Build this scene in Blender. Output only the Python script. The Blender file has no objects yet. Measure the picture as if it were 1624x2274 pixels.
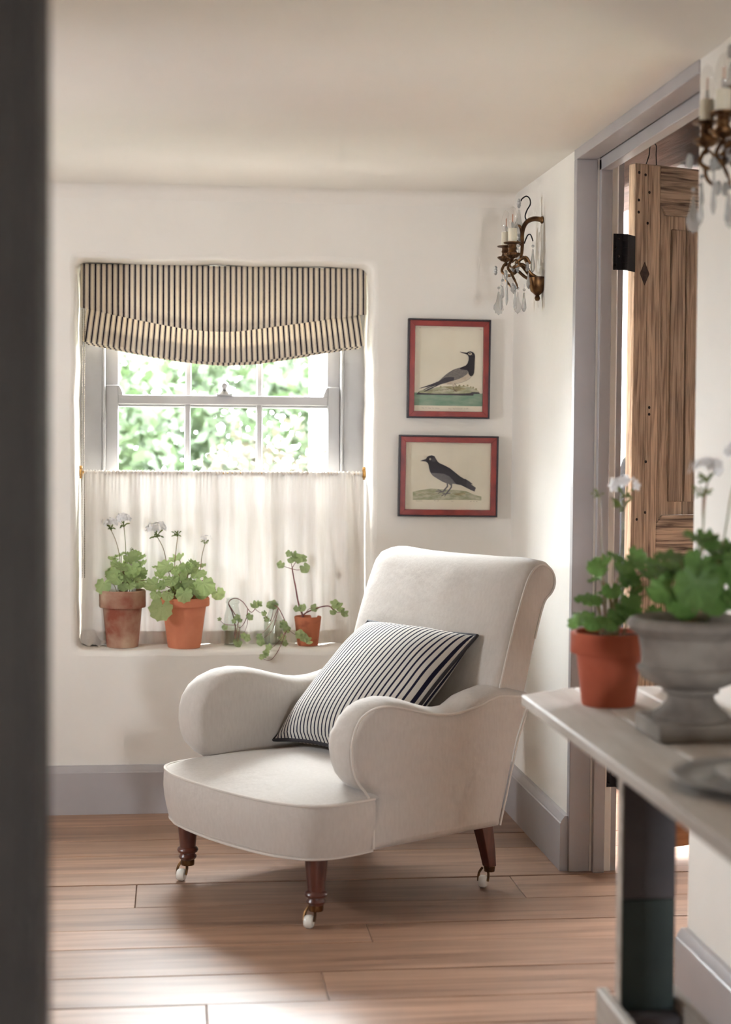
import bpy, bmesh, math, random
from mathutils import Vector, Matrix, noise
from mathutils.geometry import tessellate_polygon
R = math.radians
random.seed(7)
scene = bpy.context.scene
COL = scene.collection

# ---------------------------------------------------------------- camera
YAW, PITCH, ROLL, FPX, CAMP = 0.1152, 0.04054, 0.00691, 3692.8, Vector((0, -5.619, 1.245))
cy_, sy_, cp_, sp_ = math.cos(YAW), math.sin(YAW), math.cos(PITCH), math.sin(PITCH)
fw = Vector((sy_ * cp_, cy_ * cp_, -sp_)); rt = Vector((cy_, -sy_, 0)); up = rt.cross(fw)
r2 = rt * math.cos(ROLL) + up * math.sin(ROLL); u2 = up * math.cos(ROLL) - rt * math.sin(ROLL)
cd = bpy.data.cameras.new('camera'); cam = bpy.data.objects.new('camera', cd); COL.objects.link(cam)
cam.matrix_world = Matrix(((r2.x, u2.x, -fw.x, CAMP.x), (r2.y, u2.y, -fw.y, CAMP.y), (r2.z, u2.z, -fw.z, CAMP.z), (0, 0, 0, 1)))
cd.sensor_fit = 'VERTICAL'; cd.sensor_height = 36.0; cd.lens = FPX / 2274 * 36.0
cd.clip_start = 0.05; cd.clip_end = 200
cd.dof.use_dof = True; cd.dof.focus_distance = 5.0; cd.dof.aperture_fstop = 2.5
scene.camera = cam

# ---------------------------------------------------------------- world, daylight, exposure
world = bpy.data.worlds.new('sky'); scene.world = world; world.use_nodes = True
wn = world.node_tree.nodes; wl = world.node_tree.links; wn.clear()
wo = wn.new('ShaderNodeOutputWorld'); wb = wn.new('ShaderNodeBackground')
wb.inputs[0].default_value = (0.88, 0.935, 1.0, 1)          # even overcast sky
wb.inputs[1].default_value = 62.0
wl.new(wb.outputs[0], wo.inputs[0])
scene.view_settings.view_transform = 'Standard'
scene.view_settings.look = 'None'
scene.view_settings.gamma = 1.0
scene.view_settings.use_curve_mapping = False
scene.view_settings.exposure = 0.98
scene.cycles.max_bounces = 7; scene.cycles.diffuse_bounces = 5; scene.cycles.glossy_bounces = 4
scene.cycles.transmission_bounces = 8; scene.cycles.transparent_max_bounces = 10
scene.cycles.caustics_reflective = False; scene.cycles.caustics_refractive = False
scene.cycles.sample_clamp_indirect = 8.0
scene.cycles.use_denoising = True
scene.cycles.use_adaptive_sampling = True; scene.cycles.adaptive_threshold = 0.15; scene.cycles.adaptive_min_samples = 16

def portal(name, loc, normal, sx, sy):
    """light portal: guides sampling of the sky through a wall opening, gives no light itself"""
    l = bpy.data.lights.new(name, 'AREA'); l.shape = 'RECTANGLE'; l.size = sx; l.size_y = sy
    l.cycles.is_portal = True
    o = bpy.data.objects.new(name, l); COL.objects.link(o); o.location = loc
    o.rotation_euler = Vector(normal).to_track_quat('-Z', 'Z').to_euler()
portal('portal_main', (0.175, 0.47, 1.2), (0, -1, 0), 0.85, 1.35)
portal('portal_left', (-2.12, -1.45, 1.40), (1, 0, 0), 0.34, 0.34)
portal('portal_rear', (0.95, -6.92, 0.69), (0, 1, 0), 0.38, 0.50)
portal('portal_adjoining', (3.32, 0.42, 1.3), (-1, 0, 0), 0.85, 1.5)

# ---------------------------------------------------------------- materials
def new_mat(name):
    m = bpy.data.materials.new(name); m.use_nodes = True; nt = m.node_tree
    b = nt.nodes['Principled BSDF']
    return m, nt, b
def N(nt, t, **kw):
    n = nt.nodes.new(t)
    for k, v in kw.items():
        if k in n.inputs: n.inputs[k].default_value = v
        else: setattr(n, k, v)
    return n
def c4(c): return (c[0], c[1], c[2], 1)
def S(r, g, b):
    f = lambda v: (v / 255 / 12.92) if v / 255 <= 0.04045 else ((v / 255 + 0.055) / 1.055) ** 2.4
    return (f(r), f(g), f(b))
def pm(name, c1, c2=None, scale=5, detail=4, stretch=(1, 1, 1), rough=0.6, rough2=None, bump=0, bscale=None, bstretch=None, bdist=0.002,
       metal=0, spec=0.5, lo=0.35, hi=0.65, rand=False, coat=0, sheen=0, distortion=0, trans=0):
    m, nt, b = new_mat(name); L = nt.links
    tc = N(nt, 'ShaderNodeTexCoord'); mp = N(nt, 'ShaderNodeMapping', Scale=stretch)
    src = tc.outputs['Object']
    if rand:
        oi = N(nt, 'ShaderNodeObjectInfo'); mul = N(nt, 'ShaderNodeVectorMath', operation='SCALE'); mul.inputs[0].default_value = (37, 19, 53)
        L.new(oi.outputs['Random'], mul.inputs['Scale'])
        ad = N(nt, 'ShaderNodeVectorMath', operation='ADD'); L.new(src, ad.inputs[0]); L.new(mul.outputs[0], ad.inputs[1]); src = ad.outputs[0]
    L.new(src, mp.inputs['Vector'])
    no = N(nt, 'ShaderNodeTexNoise', Scale=scale, Detail=detail, Distortion=distortion)
    L.new(mp.outputs[0], no.inputs['Vector'])
    b.inputs['Base Color'].default_value = c4(c1); b.inputs['Roughness'].default_value = rough
    b.inputs['Metallic'].default_value = metal; b.inputs['Specular IOR Level'].default_value = spec
    if coat: b.inputs['Coat Weight'].default_value = coat; b.inputs['Coat Roughness'].default_value = 0.25
    if sheen: b.inputs['Sheen Weight'].default_value = sheen
    if c2:
        ra = N(nt, 'ShaderNodeValToRGB'); ra.color_ramp.elements[0].color = c4(c1); ra.color_ramp.elements[1].color = c4(c2)
        ra.color_ramp.elements[0].position = lo; ra.color_ramp.elements[1].position = hi
        L.new(no.outputs['Fac'], ra.inputs[0]); out = ra.outputs[0]
        if rand:
            mr = N(nt, 'ShaderNodeMapRange'); mr.inputs[3].default_value = 0.8; mr.inputs[4].default_value = 1.15; L.new(oi.outputs['Random'], mr.inputs[0])
            hs = N(nt, 'ShaderNodeHueSaturation'); L.new(mr.outputs[0], hs.inputs['Value']); L.new(out, hs.inputs['Color']); out = hs.outputs[0]
        L.new(out, b.inputs['Base Color'])
    if rough2 is not None:
        mr2 = N(nt, 'ShaderNodeMapRange'); mr2.inputs[3].default_value = rough; mr2.inputs[4].default_value = rough2
        L.new(no.outputs['Fac'], mr2.inputs[0]); L.new(mr2.outputs[0], b.inputs['Roughness'])
    if bump:
        mp2 = N(nt, 'ShaderNodeMapping', Scale=bstretch or stretch); L.new(src, mp2.inputs['Vector'])
        n2 = N(nt, 'ShaderNodeTexNoise', Scale=bscale or scale, Detail=6); L.new(mp2.outputs[0], n2.inputs['Vector'])
        bu = N(nt, 'ShaderNodeBump', Strength=bump, Distance=bdist); L.new(n2.outputs['Fac'], bu.inputs['Height']); L.new(bu.outputs[0], b.inputs['Normal'])
    if trans:
        out = nt.nodes['Material Output']; tr = N(nt, 'ShaderNodeBsdfTranslucent'); mx = N(nt, 'ShaderNodeMixShader', Fac=trans)
        tr.inputs[0].default_value = c4(c1)
        if c2: L.new(b.inputs['Base Color'].links[0].from_socket, tr.inputs[0])
        L.new(b.outputs[0], mx.inputs[1]); L.new(tr.outputs[0], mx.inputs[2]); L.new(mx.outputs[0], out.inputs[0])
    return m

WALL = pm('lime_plaster', (0.81, 0.765, 0.70), (0.85, 0.805, 0.74), scale=2.2, rough=0.85, spec=0.2, bump=0.35, bscale=6, bdist=0.012)
CEIL = pm('ceiling_plaster', (0.80, 0.75, 0.68), (0.83, 0.78, 0.71), scale=1.6, rough=0.9, spec=0.2, bump=0.3, bscale=3, bdist=0.012)
GREY = pm('grey_paint', (0.39, 0.36, 0.355), (0.42, 0.39, 0.385), scale=6, rough=0.42, bump=0.12, bscale=40, bstretch=(1, 1, 0.06), bdist=0.0006)
SASH = pm('sash_paint', (0.33, 0.315, 0.31), (0.36, 0.345, 0.34), scale=5, rough=0.38)
DARKJAMB = pm('door_paint', (0.034, 0.029, 0.026), (0.044, 0.039, 0.034), scale=3, rough=0.65, spec=0.15)
FLOORW = pm('oak_boards', S(112, 80, 62), S(166, 131, 107), scale=3.0, detail=12, stretch=(0.6, 9, 9), lo=0.22, hi=0.62, rough=0.36, rough2=0.52, spec=0.65, bump=0.2, bscale=6, bstretch=(1, 16, 16), bdist=0.0015, rand=True, distortion=0.6)
DARKGAP = pm('dark_subfloor', (0.03, 0.02, 0.015), rough=0.9)
LINEN = pm('cream_linen', (0.49, 0.44, 0.39), (0.52, 0.47, 0.42), scale=30, detail=8, stretch=(4, 4, 1.2), rough=0.9, spec=0.15, bump=0.55, bscale=9, bstretch=(1, 1, 1), bdist=0.012, sheen=0.25)
LINEN_PIPE = pm('linen_piping', (0.61, 0.555, 0.495), rough=0.85, spec=0.15)
DARKWOOD = pm('mahogany', S(62, 30, 24), S(92, 48, 36), scale=6, detail=6, stretch=(6, 6, 1), rough=0.3, coat=0.3)
BRASS = pm('aged_brass', S(72, 50, 34), S(124, 90, 56), scale=40, rough=0.38, metal=0.9)
BRIGHTBRASS = pm('brass', S(196, 150, 84), rough=0.28, metal=0.9)
CERAMIC = pm('white_ceramic', (0.78, 0.74, 0.66), rough=0.2)
IRON = pm('black_iron', (0.02, 0.018, 0.02), rough=0.75, spec=0.15)
TERRA = pm('terracotta', S(196, 120, 90), S(212, 138, 106), scale=9, rough=0.8, spec=0.2, bump=0.15, bscale=60)
TERRA_OLD = pm('old_terracotta', S(142, 80, 62), S(188, 160, 136), scale=11, detail=6, lo=0.36, hi=0.66, rough=0.85, spec=0.2, bump=0.25, bscale=60, distortion=0.15)
TERRA_DARK = pm('red_terracotta', S(166, 82, 58), S(182, 96, 70), scale=9, rough=0.75, spec=0.25)
TERRA_SMALL = pm('spotted_terracotta', S(186, 112, 82), S(150, 88, 66), scale=26, lo=0.55, hi=0.75, rough=0.85, spec=0.2)
SOIL = pm('potting_soil', (0.035, 0.022, 0.015), (0.08, 0.05, 0.035), scale=80, rough=1, bump=1, bscale=120, bdist=0.01)
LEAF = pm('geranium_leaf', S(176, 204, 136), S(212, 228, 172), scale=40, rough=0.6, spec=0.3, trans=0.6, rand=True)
LEAF_DARK = pm('geranium_leaf_front_lit', S(84, 118, 58), S(116, 148, 78), scale=25, rough=0.5, spec=0.4, trans=0.35, rand=True)  # geranium leaf darkened to stand for front light; LEAF is lightened for backlight
LEAF_IVY = pm('ivy_leaf', S(146, 170, 116), S(192, 204, 152), scale=60, rough=0.6, spec=0.3, trans=0.45, rand=True)
STEM_G = pm('green_stem', S(118, 128, 78), S(150, 112, 86), scale=20, rough=0.6)
STEM_R = pm('red_stem', S(110, 52, 58), S(140, 84, 76), scale=30, rough=0.55)
BUD = pm('green_bud', S(98, 118, 58), S(140, 146, 84), scale=60, rough=0.6, trans=0.3)
PETAL = pm('white_petal', (0.80, 0.78, 0.79), (0.88, 0.86, 0.86), scale=60, rough=0.7, trans=0.4)
STONE = pm('weathered_stone', (0.18, 0.152, 0.128), (0.29, 0.255, 0.22), scale=12, detail=6, rough=0.9, spec=0.2, bump=0.5, bscale=30, bdist=0.004)
WORN = pm('worn_table_wood', (0.40, 0.345, 0.29), (0.52, 0.465, 0.41), scale=4, detail=8, stretch=(7, 1, 7), rough=0.5, rough2=0.7, bump=0.4, bscale=10, bstretch=(10, 1, 10), bdist=0.002, distortion=0.4)
OLDWOOD = pm('weathered_elm', S(106, 83, 68), S(198, 172, 147), scale=7, detail=12, stretch=(14, 14, 0.7), lo=0.27, hi=0.62, rough=0.75, bump=0.6, bscale=8, bstretch=(14, 14, 0.9), bdist=0.003, distortion=0.8, rand=True)
OLDWOOD_H = pm('weathered_elm_cross', S(92, 72, 60), S(196, 170, 146), scale=7, detail=12, stretch=(0.7, 14, 14), lo=0.33, hi=0.62, rough=0.75, bump=0.6, bscale=8, bstretch=(0.9, 14, 14), bdist=0.003, distortion=0.8, rand=True)
ORANGEWOOD = pm('pine_board', S(140, 90, 54), S(178, 122, 78), scale=5, detail=6, stretch=(1, 9, 9), rough=0.6)
BEAM = pm('dark_beam', S(58, 38, 32), S(92, 68, 58), scale=5, detail=8, stretch=(8, 0.8, 8), rough=0.8, bump=0.5, bscale=8, bstretch=(10, 0.8, 10), bdist=0.004)
FRAME_RED = pm('red_veneer', S(122, 32, 24), S(148, 46, 34), scale=7, detail=5, stretch=(3, 3, 3), rough=0.32)
FRAME_BLK = pm('ebonised_edge', S(34, 18, 26), rough=0.35)
PAPER = pm('aged_paper', (0.82, 0.745, 0.60), (0.87, 0.80, 0.66), scale=8, rough=0.9, spec=0.1)
INK = pm('ink_black', (0.018, 0.013, 0.020), rough=0.8)
INK_SOFT = pm('ink_slate', (0.055, 0.047, 0.058), (0.07, 0.06, 0.072), scale=60, rough=0.8)
INK_GREY = pm('ink_grey', (0.16, 0.14, 0.13), (0.27, 0.24, 0.22), scale=260, stretch=(1, 1, 2.5), rough=0.8)
INK_ASH = pm('ink_ash', (0.15, 0.135, 0.14), (0.19, 0.17, 0.175), scale=90, rough=0.8)
INK_CREAM = pm('ink_cream', (0.60, 0.47, 0.34), (0.70, 0.62, 0.50), scale=60, rough=0.9)
INK_OLIVE = pm('ink_olive', (0.30, 0.25, 0.13), (0.52, 0.46, 0.28), scale=60, stretch=(1, 1, 3), rough=0.9)
INK_MOSS = pm('ink_moss', (0.36, 0.36, 0.22), (0.60, 0.57, 0.42), scale=40, stretch=(1, 1, 3), rough=0.9)
INK_SEA = pm('ink_sea', (0.20, 0.34, 0.24), (0.34, 0.44, 0.33), scale=18, stretch=(1, 1, 3), rough=0.9)
INK_BROWN = pm('ink_brown', (0.16, 0.11, 0.08), (0.26, 0.19, 0.13), scale=90, rough=0.9)
CANDLE = pm('ivory_sleeve', (0.72, 0.66, 0.52), rough=0.5)
FILAMENT = pm('filament', S(190, 120, 80), rough=0.4)
PEWTER = pm('pewter', (0.30, 0.285, 0.27), (0.38, 0.36, 0.34), scale=20, rough=0.35, metal=0.6)
LEG_GREY = pm('slate_paint', (0.075, 0.066, 0.072), (0.10, 0.09, 0.096), scale=12, rough=0.55)
LEG_GREEN = pm('dark_green_paint', (0.022, 0.036, 0.032), (0.032, 0.05, 0.044), scale=12, rough=0.5)
BUSH = pm('garden_leaf', (0.019, 0.034, 0.011), (0.030, 0.043, 0.017), scale=2, rough=0.7, trans=0.35)
BUSH_TAN = pm('hedge_blossom', (0.034, 0.026, 0.017), (0.020, 0.020, 0.010), scale=4, rough=0.8, trans=0.3)
GRASS = pm('lawn', (0.06, 0.08, 0.035), (0.09, 0.10, 0.05), scale=3, rough=0.9)
WHITEWASH = pm('whitewash', (0.62, 0.60, 0.56), rough=0.9)
CHAIN = pm('bead_chain', (0.22, 0.18, 0.13), rough=0.4, metal=0.5)
STONE_ROOM = pm('adjoining_plaster', (0.82, 0.79, 0.74), rough=0.9)
BLACKCLOTH = pm('black_cloth', (0.012, 0.011, 0.013), rough=0.9)

def glass_thin(name, tint=(1, 1, 1), strength=1.0):
    m, nt, b = new_mat(name); L = nt.links; out = nt.nodes['Material Output']
    tr = N(nt, 'ShaderNodeBsdfTransparent'); tr.inputs[0].default_value = c4(tint)
    gl = N(nt, 'ShaderNodeBsdfGlossy', Roughness=0.02); lw = N(nt, 'ShaderNodeLayerWeight')
    pw = N(nt, 'ShaderNodeMath', operation='POWER'); pw.inputs[1].default_value = 4.0
    mu = N(nt, 'ShaderNodeMath', operation='MULTIPLY_ADD'); mu.inputs[1].default_value = 0.9 * min(1, strength); mu.inputs[2].default_value = 0.03 * strength
    mx = N(nt, 'ShaderNodeMixShader')
    L.new(lw.outputs['Facing'], pw.inputs[0]); L.new(pw.outputs[0], mu.inputs[0]); L.new(mu.outputs[0], mx.inputs[0]); L.new(tr.outputs[0], mx.inputs[1]); L.new(gl.outputs[0], mx.inputs[2]); L.new(mx.outputs[0], out.inputs[0])
    return m
PANE = glass_thin('window_glass', (0.97, 0.98, 0.97))
PICGLASS = glass_thin('picture_glass', (0.98, 0.98, 0.97), 1.0)
def glass_real(name, color=(1, 1, 1), rough=0.0, ior=1.45):
    m, nt, b = new_mat(name); b.inputs['Base Color'].default_value = c4(color); b.inputs['Roughness'].default_value = rough
    b.inputs['Transmission Weight'].default_value = 1.0; b.inputs['IOR'].default_value = ior
    return m
CRYSTAL = glass_real('crystal', (1, 1, 1), 0.0, 1.55)
CRYSTAL.node_tree.nodes['Principled BSDF'].inputs['Transmission Weight'].default_value = 0.72
CRYSTAL.node_tree.nodes['Principled BSDF'].inputs['Base Color'].default_value = (0.92, 0.91, 0.89, 1)
BOTTLE = glass_thin('bottle_glass', (0.95, 0.965, 0.95), 1.7)
BULB = glass_thin('bulb_glass', (0.97, 0.96, 0.95), 1.6)
WATER = glass_thin('bottle_water', (0.965, 0.975, 0.91), 0.5)

def ticking(name, period, stops, rough=0.9):
    """woven stripes along UV.y; UV.x is metres across the cloth"""
    m, nt, b = new_mat(name); L = nt.links
    uv = N(nt, 'ShaderNodeUVMap'); sx = N(nt, 'ShaderNodeSeparateXYZ'); L.new(uv.outputs[0], sx.inputs[0])
    dv = N(nt, 'ShaderNodeMath', operation='DIVIDE'); dv.inputs[1].default_value = period; L.new(sx.outputs[0], dv.inputs[0])
    fr = N(nt, 'ShaderNodeMath', operation='FRACT'); L.new(dv.outputs[0], fr.inputs[0])
    ra = N(nt, 'ShaderNodeValToRGB'); ra.color_ramp.interpolation = 'CONSTANT'; els = ra.color_ramp.elements
    els[0].position = stops[0][0]; els[0].color = c4(stops[0][1]); els[1].position = stops[1][0]; els[1].color = c4(stops[1][1])
    for p, c in stops[2:]:
        e = els.new(p); e.color = c4(c)
    L.new(fr.outputs[0], ra.inputs[0]); L.new(ra.outputs[0], b.inputs['Base Color'])
    b.inputs['Roughness'].default_value = rough; b.inputs['Specular IOR Level'].default_value = 0.15
    out = nt.nodes['Material Output']; tr = N(nt, 'ShaderNodeBsdfTranslucent'); mx = N(nt, 'ShaderNodeMixShader', Fac=0.16)
    L.new(ra.outputs[0], tr.inputs[0]); L.new(b.outputs[0], mx.inputs[1]); L.new(tr.outputs[0], mx.inputs[2]); L.new(mx.outputs[0], out.inputs[0])
    tcn = N(nt, 'ShaderNodeTexCoord'); n2 = N(nt, 'ShaderNodeTexNoise', Scale=9, Detail=3); L.new(tcn.outputs['Object'], n2.inputs['Vector'])
    bu = N(nt, 'ShaderNodeBump', Strength=0.35, Distance=0.006); L.new(n2.outputs['Fac'], bu.inputs['Height']); L.new(bu.outputs[0], b.inputs['Normal'])
    return m
CREAM = (0.80, 0.70, 0.555); DK = (0.022, 0.016, 0.028); GL = (0.20, 0.165, 0.16)
TICK = ticking('blind_ticking', 0.01915, [(0, DK), (0.27, CREAM), (0.33, GL), (0.39, CREAM), (0.86, GL), (0.92, CREAM)])
WHT = (0.70, 0.66, 0.60); NAV = (0.018, 0.016, 0.035)
TICK2 = ticking('cushion_ticking', 0.0166, [(0, NAV), (0.30, WHT), (0.97, NAV)])
CUSH_PIPE = pm('black_piping', (0.02, 0.016, 0.02), rough=0.7)

def curtain_mat(name, fac_tr, fac_op):
    m, nt, b = new_mat(name); L = nt.links; out = nt.nodes['Material Output']
    tc = N(nt, 'ShaderNodeTexCoord'); mp = N(nt, 'ShaderNodeMapping', Scale=(60, 60, 6)); no = N(nt, 'ShaderNodeTexNoise', Scale=3, Detail=5)
    L.new(tc.outputs['Object'], mp.inputs[0]); L.new(mp.outputs[0], no.inputs['Vector'])
    ra = N(nt, 'ShaderNodeValToRGB'); ra.color_ramp.elements[0].color = (0.74, 0.68, 0.61, 1); ra.color_ramp.elements[1].color = (0.83, 0.78, 0.73, 1)
    L.new(no.outputs['Fac'], ra.inputs[0])
    di = N(nt, 'ShaderNodeBsdfDiffuse'); tl = N(nt, 'ShaderNodeBsdfTranslucent'); tp = N(nt, 'ShaderNodeBsdfTransparent')
    L.new(ra.outputs[0], di.inputs[0]); L.new(ra.outputs[0], tl.inputs[0]); tp.inputs[0].default_value = (1, 0.97, 0.93, 1)
    mp3 = N(nt, 'ShaderNodeMapping', Scale=(26, 26, 0.7)); n3 = N(nt, 'ShaderNodeTexNoise', Scale=1, Detail=3); L.new(tc.outputs['Object'], mp3.inputs[0]); L.new(mp3.outputs[0], n3.inputs['Vector'])
    mr = N(nt, 'ShaderNodeMapRange'); mr.inputs[1].default_value = 0.35; mr.inputs[2].default_value = 0.62; mr.inputs[3].default_value = fac_tr * 0.55; mr.inputs[4].default_value = fac_tr * 1.35; L.new(n3.outputs['Fac'], mr.inputs[0])
    m1 = N(nt, 'ShaderNodeMixShader'); L.new(mr.outputs[0], m1.inputs[0]); m2 = N(nt, 'ShaderNodeMixShader', Fac=fac_op)
    L.new(di.outputs[0], m1.inputs[1]); L.new(tl.outputs[0], m1.inputs[2]); L.new(m1.outputs[0], m2.inputs[1]); L.new(tp.outputs[0], m2.inputs[2]); L.new(m2.outputs[0], out.inputs[0])
    return m
SHEER = curtain_mat('sheer_linen', 0.021, 0.001)
HEM = curtain_mat('linen_hem', 0.014, 0.0)

# ---------------------------------------------------------------- mesh builder
class B:
    def __init__(s): s.v = []; s.f = []; s.m = []; s.uv = {}
    def add(s, vs, fs, mi=0, uvs=None):
        o = len(s.v); s.v += [tuple(p) for p in vs]
        for k, f in enumerate(fs):
            if uvs: s.uv[len(s.f)] = [uvs[i] for i in f]
            s.f.append(tuple(i + o for i in f)); s.m.append(mi)
        return s
    def box(s, x0, x1, y0, y1, z0, z1, mi=0):
        vs = [(x, y, z) for z in (z0, z1) for y in (y0, y1) for x in (x0, x1)]
        return s.add(vs, [(0, 2, 3, 1), (4, 5, 7, 6), (0, 1, 5, 4), (2, 6, 7, 3), (0, 4, 6, 2), (1, 3, 7, 5)], mi)
    def prism(s, pts, fn, mi=0):
        """pts: 2-D outline; fn(p, k) -> 3-D for k = 0 / 1"""
        n = len(pts); vs = [fn(p, 0) for p in pts] + [fn(p, 1) for p in pts]
        fs = [tuple(range(n))[::-1], tuple(range(n, 2 * n))] + [(i, (i + 1) % n, n + (i + 1) % n, n + i) for i in range(n)]
        return s.add(vs, fs, mi)
    def lathe(s, prof, c=(0, 0, 0), seg=28, mi=0, M=None):
        vs = []; fs = []; rings = []
        for r, z in prof:
            if r < 1e-6: rings.append([len(vs)]); vs.append((0, 0, z))
            else:
                rings.append(list(range(len(vs), len(vs) + seg)))
                vs += [(r * math.cos(2 * math.pi * i / seg), r * math.sin(2 * math.pi * i / seg), z) for i in range(seg)]
        for a, b in zip(rings, rings[1:]):
            for i in range(seg):
                j = (i + 1) % seg
                if len(a) == 1 and len(b) == 1: continue
                if len(a) == 1: fs.append((a[0], b[j], b[i]))
                elif len(b) == 1: fs.append((a[i], a[j], b[0]))
                else: fs.append((a[i], a[j], b[j], b[i]))
        C = Vector(c)
        vs = [((M @ Vector(p)) if M else Vector(p)) + C for p in vs]
        return s.add(vs, fs, mi)
    def tube(s, pts, r, seg=8, mi=0, cap=True, closed=False):
        P = [Vector(p) for p in pts]; n = len(P)
        rr = r if isinstance(r, (list, tuple)) else [r] * n
        T = []
        for i in range(n):
            a = P[(i - 1) % n] if (closed or i > 0) else P[i]; b = P[(i + 1) % n] if (closed or i < n - 1) else P[i]
            t = (b - a); T.append(t.normalized() if t.length > 1e-9 else Vector((0, 0, 1)))
        ref = Vector((0, 0, 1)) if abs(T[0].z) < 0.9 else Vector((1, 0, 0))
        nr = (ref - T[0] * ref.dot(T[0])).normalized(); vs = []
        for i in range(n):
            nr = (nr - T[i] * nr.dot(T[i])).normalized(); bn = T[i].cross(nr)
            vs += [P[i] + (nr * math.cos(2 * math.pi * k / seg) + bn * math.sin(2 * math.pi * k / seg)) * rr[i] for k in range(seg)]
        fs = []
        for i in range(n if closed else n - 1):
            j = (i + 1) % n
            fs += [(i * seg + k, i * seg + (k + 1) % seg, j * seg + (k + 1) % seg, j * seg + k) for k in range(seg)]
        if cap and not closed: fs += [tuple(range(seg))[::-1], tuple(range((n - 1) * seg, n * seg))]
        return s.add(vs, fs, mi)
    def ball(s, c, r, seg=10, rings=6, sc=(1, 1, 1), mi=0):
        prof = [(math.sin(math.pi * k / rings) * r, -math.cos(math.pi * k / rings) * r) for k in range(rings + 1)]
        prof[0] = (0, -r); prof[-1] = (0, r)
        return s.lathe(prof, c, seg, mi, Matrix.Diagonal(Vector(sc)))
    def grid(s, fn, nu, nv, mi=0, uvf=None, wrap=False):
        vs = []; uvs = []
        for j in range(nv + 1):
            for i in range(nu + 1):
                u, v = i / nu, j / nv; vs.append(fn(u, v)); uvs.append(uvf(u, v) if uvf else (u, v))
        W = nu + 1
        fs = [(j * W + i, j * W + i + 1, (j + 1) * W + i + 1, (j + 1) * W + i) for j in range(nv) for i in range(nu)]
        return s.add(vs, fs, mi, uvs if uvf else None)
    def flat(s, pts, fn, mi=0):
        tr = tessellate_polygon([[Vector((p[0], p[1], 0)) for p in pts]])
        return s.add([fn(p) for p in pts], [tuple(t) for t in tr], mi)
    def mesh(s, name, mats, sharp=40):
        me = bpy.data.meshes.new(name); me.from_pydata(s.v, [], s.f)
        for m in (mats if isinstance(mats, (list, tuple)) else [mats]): me.materials.append(m)
        me.polygons.foreach_set('material_index', s.m)
        if s.uv:
            ul = me.uv_layers.new(name='UVMap')
            for p in me.polygons:
                q = s.uv.get(p.index)
                if q:
                    for li, u in zip(p.loop_indices, q): ul.data[li].uv = u
        bm = bmesh.new(); bm.from_mesh(me); bmesh.ops.recalc_face_normals(bm, faces=bm.faces); bm.to_mesh(me); bm.free()
        me.shade_smooth()
        if sharp: me.set_sharp_from_angle(angle=R(sharp))
        return me
    def build(s, name, mats, parent=None, sharp=40, bevel=0, solid=0, subsurf=0, world=False):
        if world and parent is not None:
            top = parent
            while top.parent is not None: top = top.parent
            L = top.location; s.v = [(p[0] - L.x, p[1] - L.y, p[2] - L.z) for p in s.v]
        o = bpy.data.objects.new(name, s.mesh(name, mats, sharp)); COL.objects.link(o)
        if parent is not None: o.parent = parent
        if solid:
            md = o.modifiers.new('solid', 'SOLIDIFY'); md.thickness = solid; md.offset = 0
        if bevel:
            md = o.modifiers.new('bevel', 'BEVEL'); md.width = bevel; md.segments = 2; md.limit_method = 'ANGLE'; md.angle_limit = R(35)
        if subsurf:
            md = o.modifiers.new('sub', 'SUBSURF'); md.levels = md.render_levels = subsurf
        return o
def tag(o, label=None, cat=None, group=None, kind=None):
    if label: o['label'] = label
    if cat: o['category'] = cat
    if group: o['group'] = group
    if kind: o['kind'] = kind
    return o
def thing(name, label, cat, loc=(0, 0, 0), rotz=0, group=None):
    o = bpy.data.objects.new(name, None); COL.objects.link(o); o.empty_display_size = 0.05
    o.location = loc; o.rotation_euler = (0, 0, rotz); return tag(o, label, cat, group)
def struct(b, name, mats, parent=None, **kw):
    o = b.build(name, mats, parent, **kw)
    if parent is None: o['kind'] = 'structure'
    return o
def smooth_path(pts, n=6):
    P = [Vector(p) for p in pts]; out = []
    for i in range(len(P) - 1):
        p0 = P[max(i - 1, 0)]; p1 = P[i]; p2 = P[i + 1]; p3 = P[min(i + 2, len(P) - 1)]
        for k in range(n):
            t = k / n
            out.append(0.5 * ((2 * p1) + (p2 - p0) * t + (2 * p0 - 5 * p1 + 4 * p2 - p3) * t * t + (3 * p1 - p0 - 3 * p2 + p3) * t ** 3))
    out.append(P[-1]); return out
def lerp_pts(pts, x):
    if x <= pts[0][0]: return pts[0][1]
    for (a, b), (c, d) in zip(pts, pts[1:]):
        if x <= c: return b + (d - b) * (x - a) / (c - a)
    return pts[-1][1]

# ================================================================= THE ROOM SHELL
XL, XR, ZC, YB, YF = -2.0, 1.155, 2.10, 0.0, -6.8       # left wall, right wall, ceiling, back wall, wall behind the camera
DY0, DY1 = -2.01, -0.90                                 # doorway in the right wall (near, far)
WX0, WX1, WZ0, WZ1 = -0.322, 0.670, 0.549, 1.857        # window recess

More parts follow.
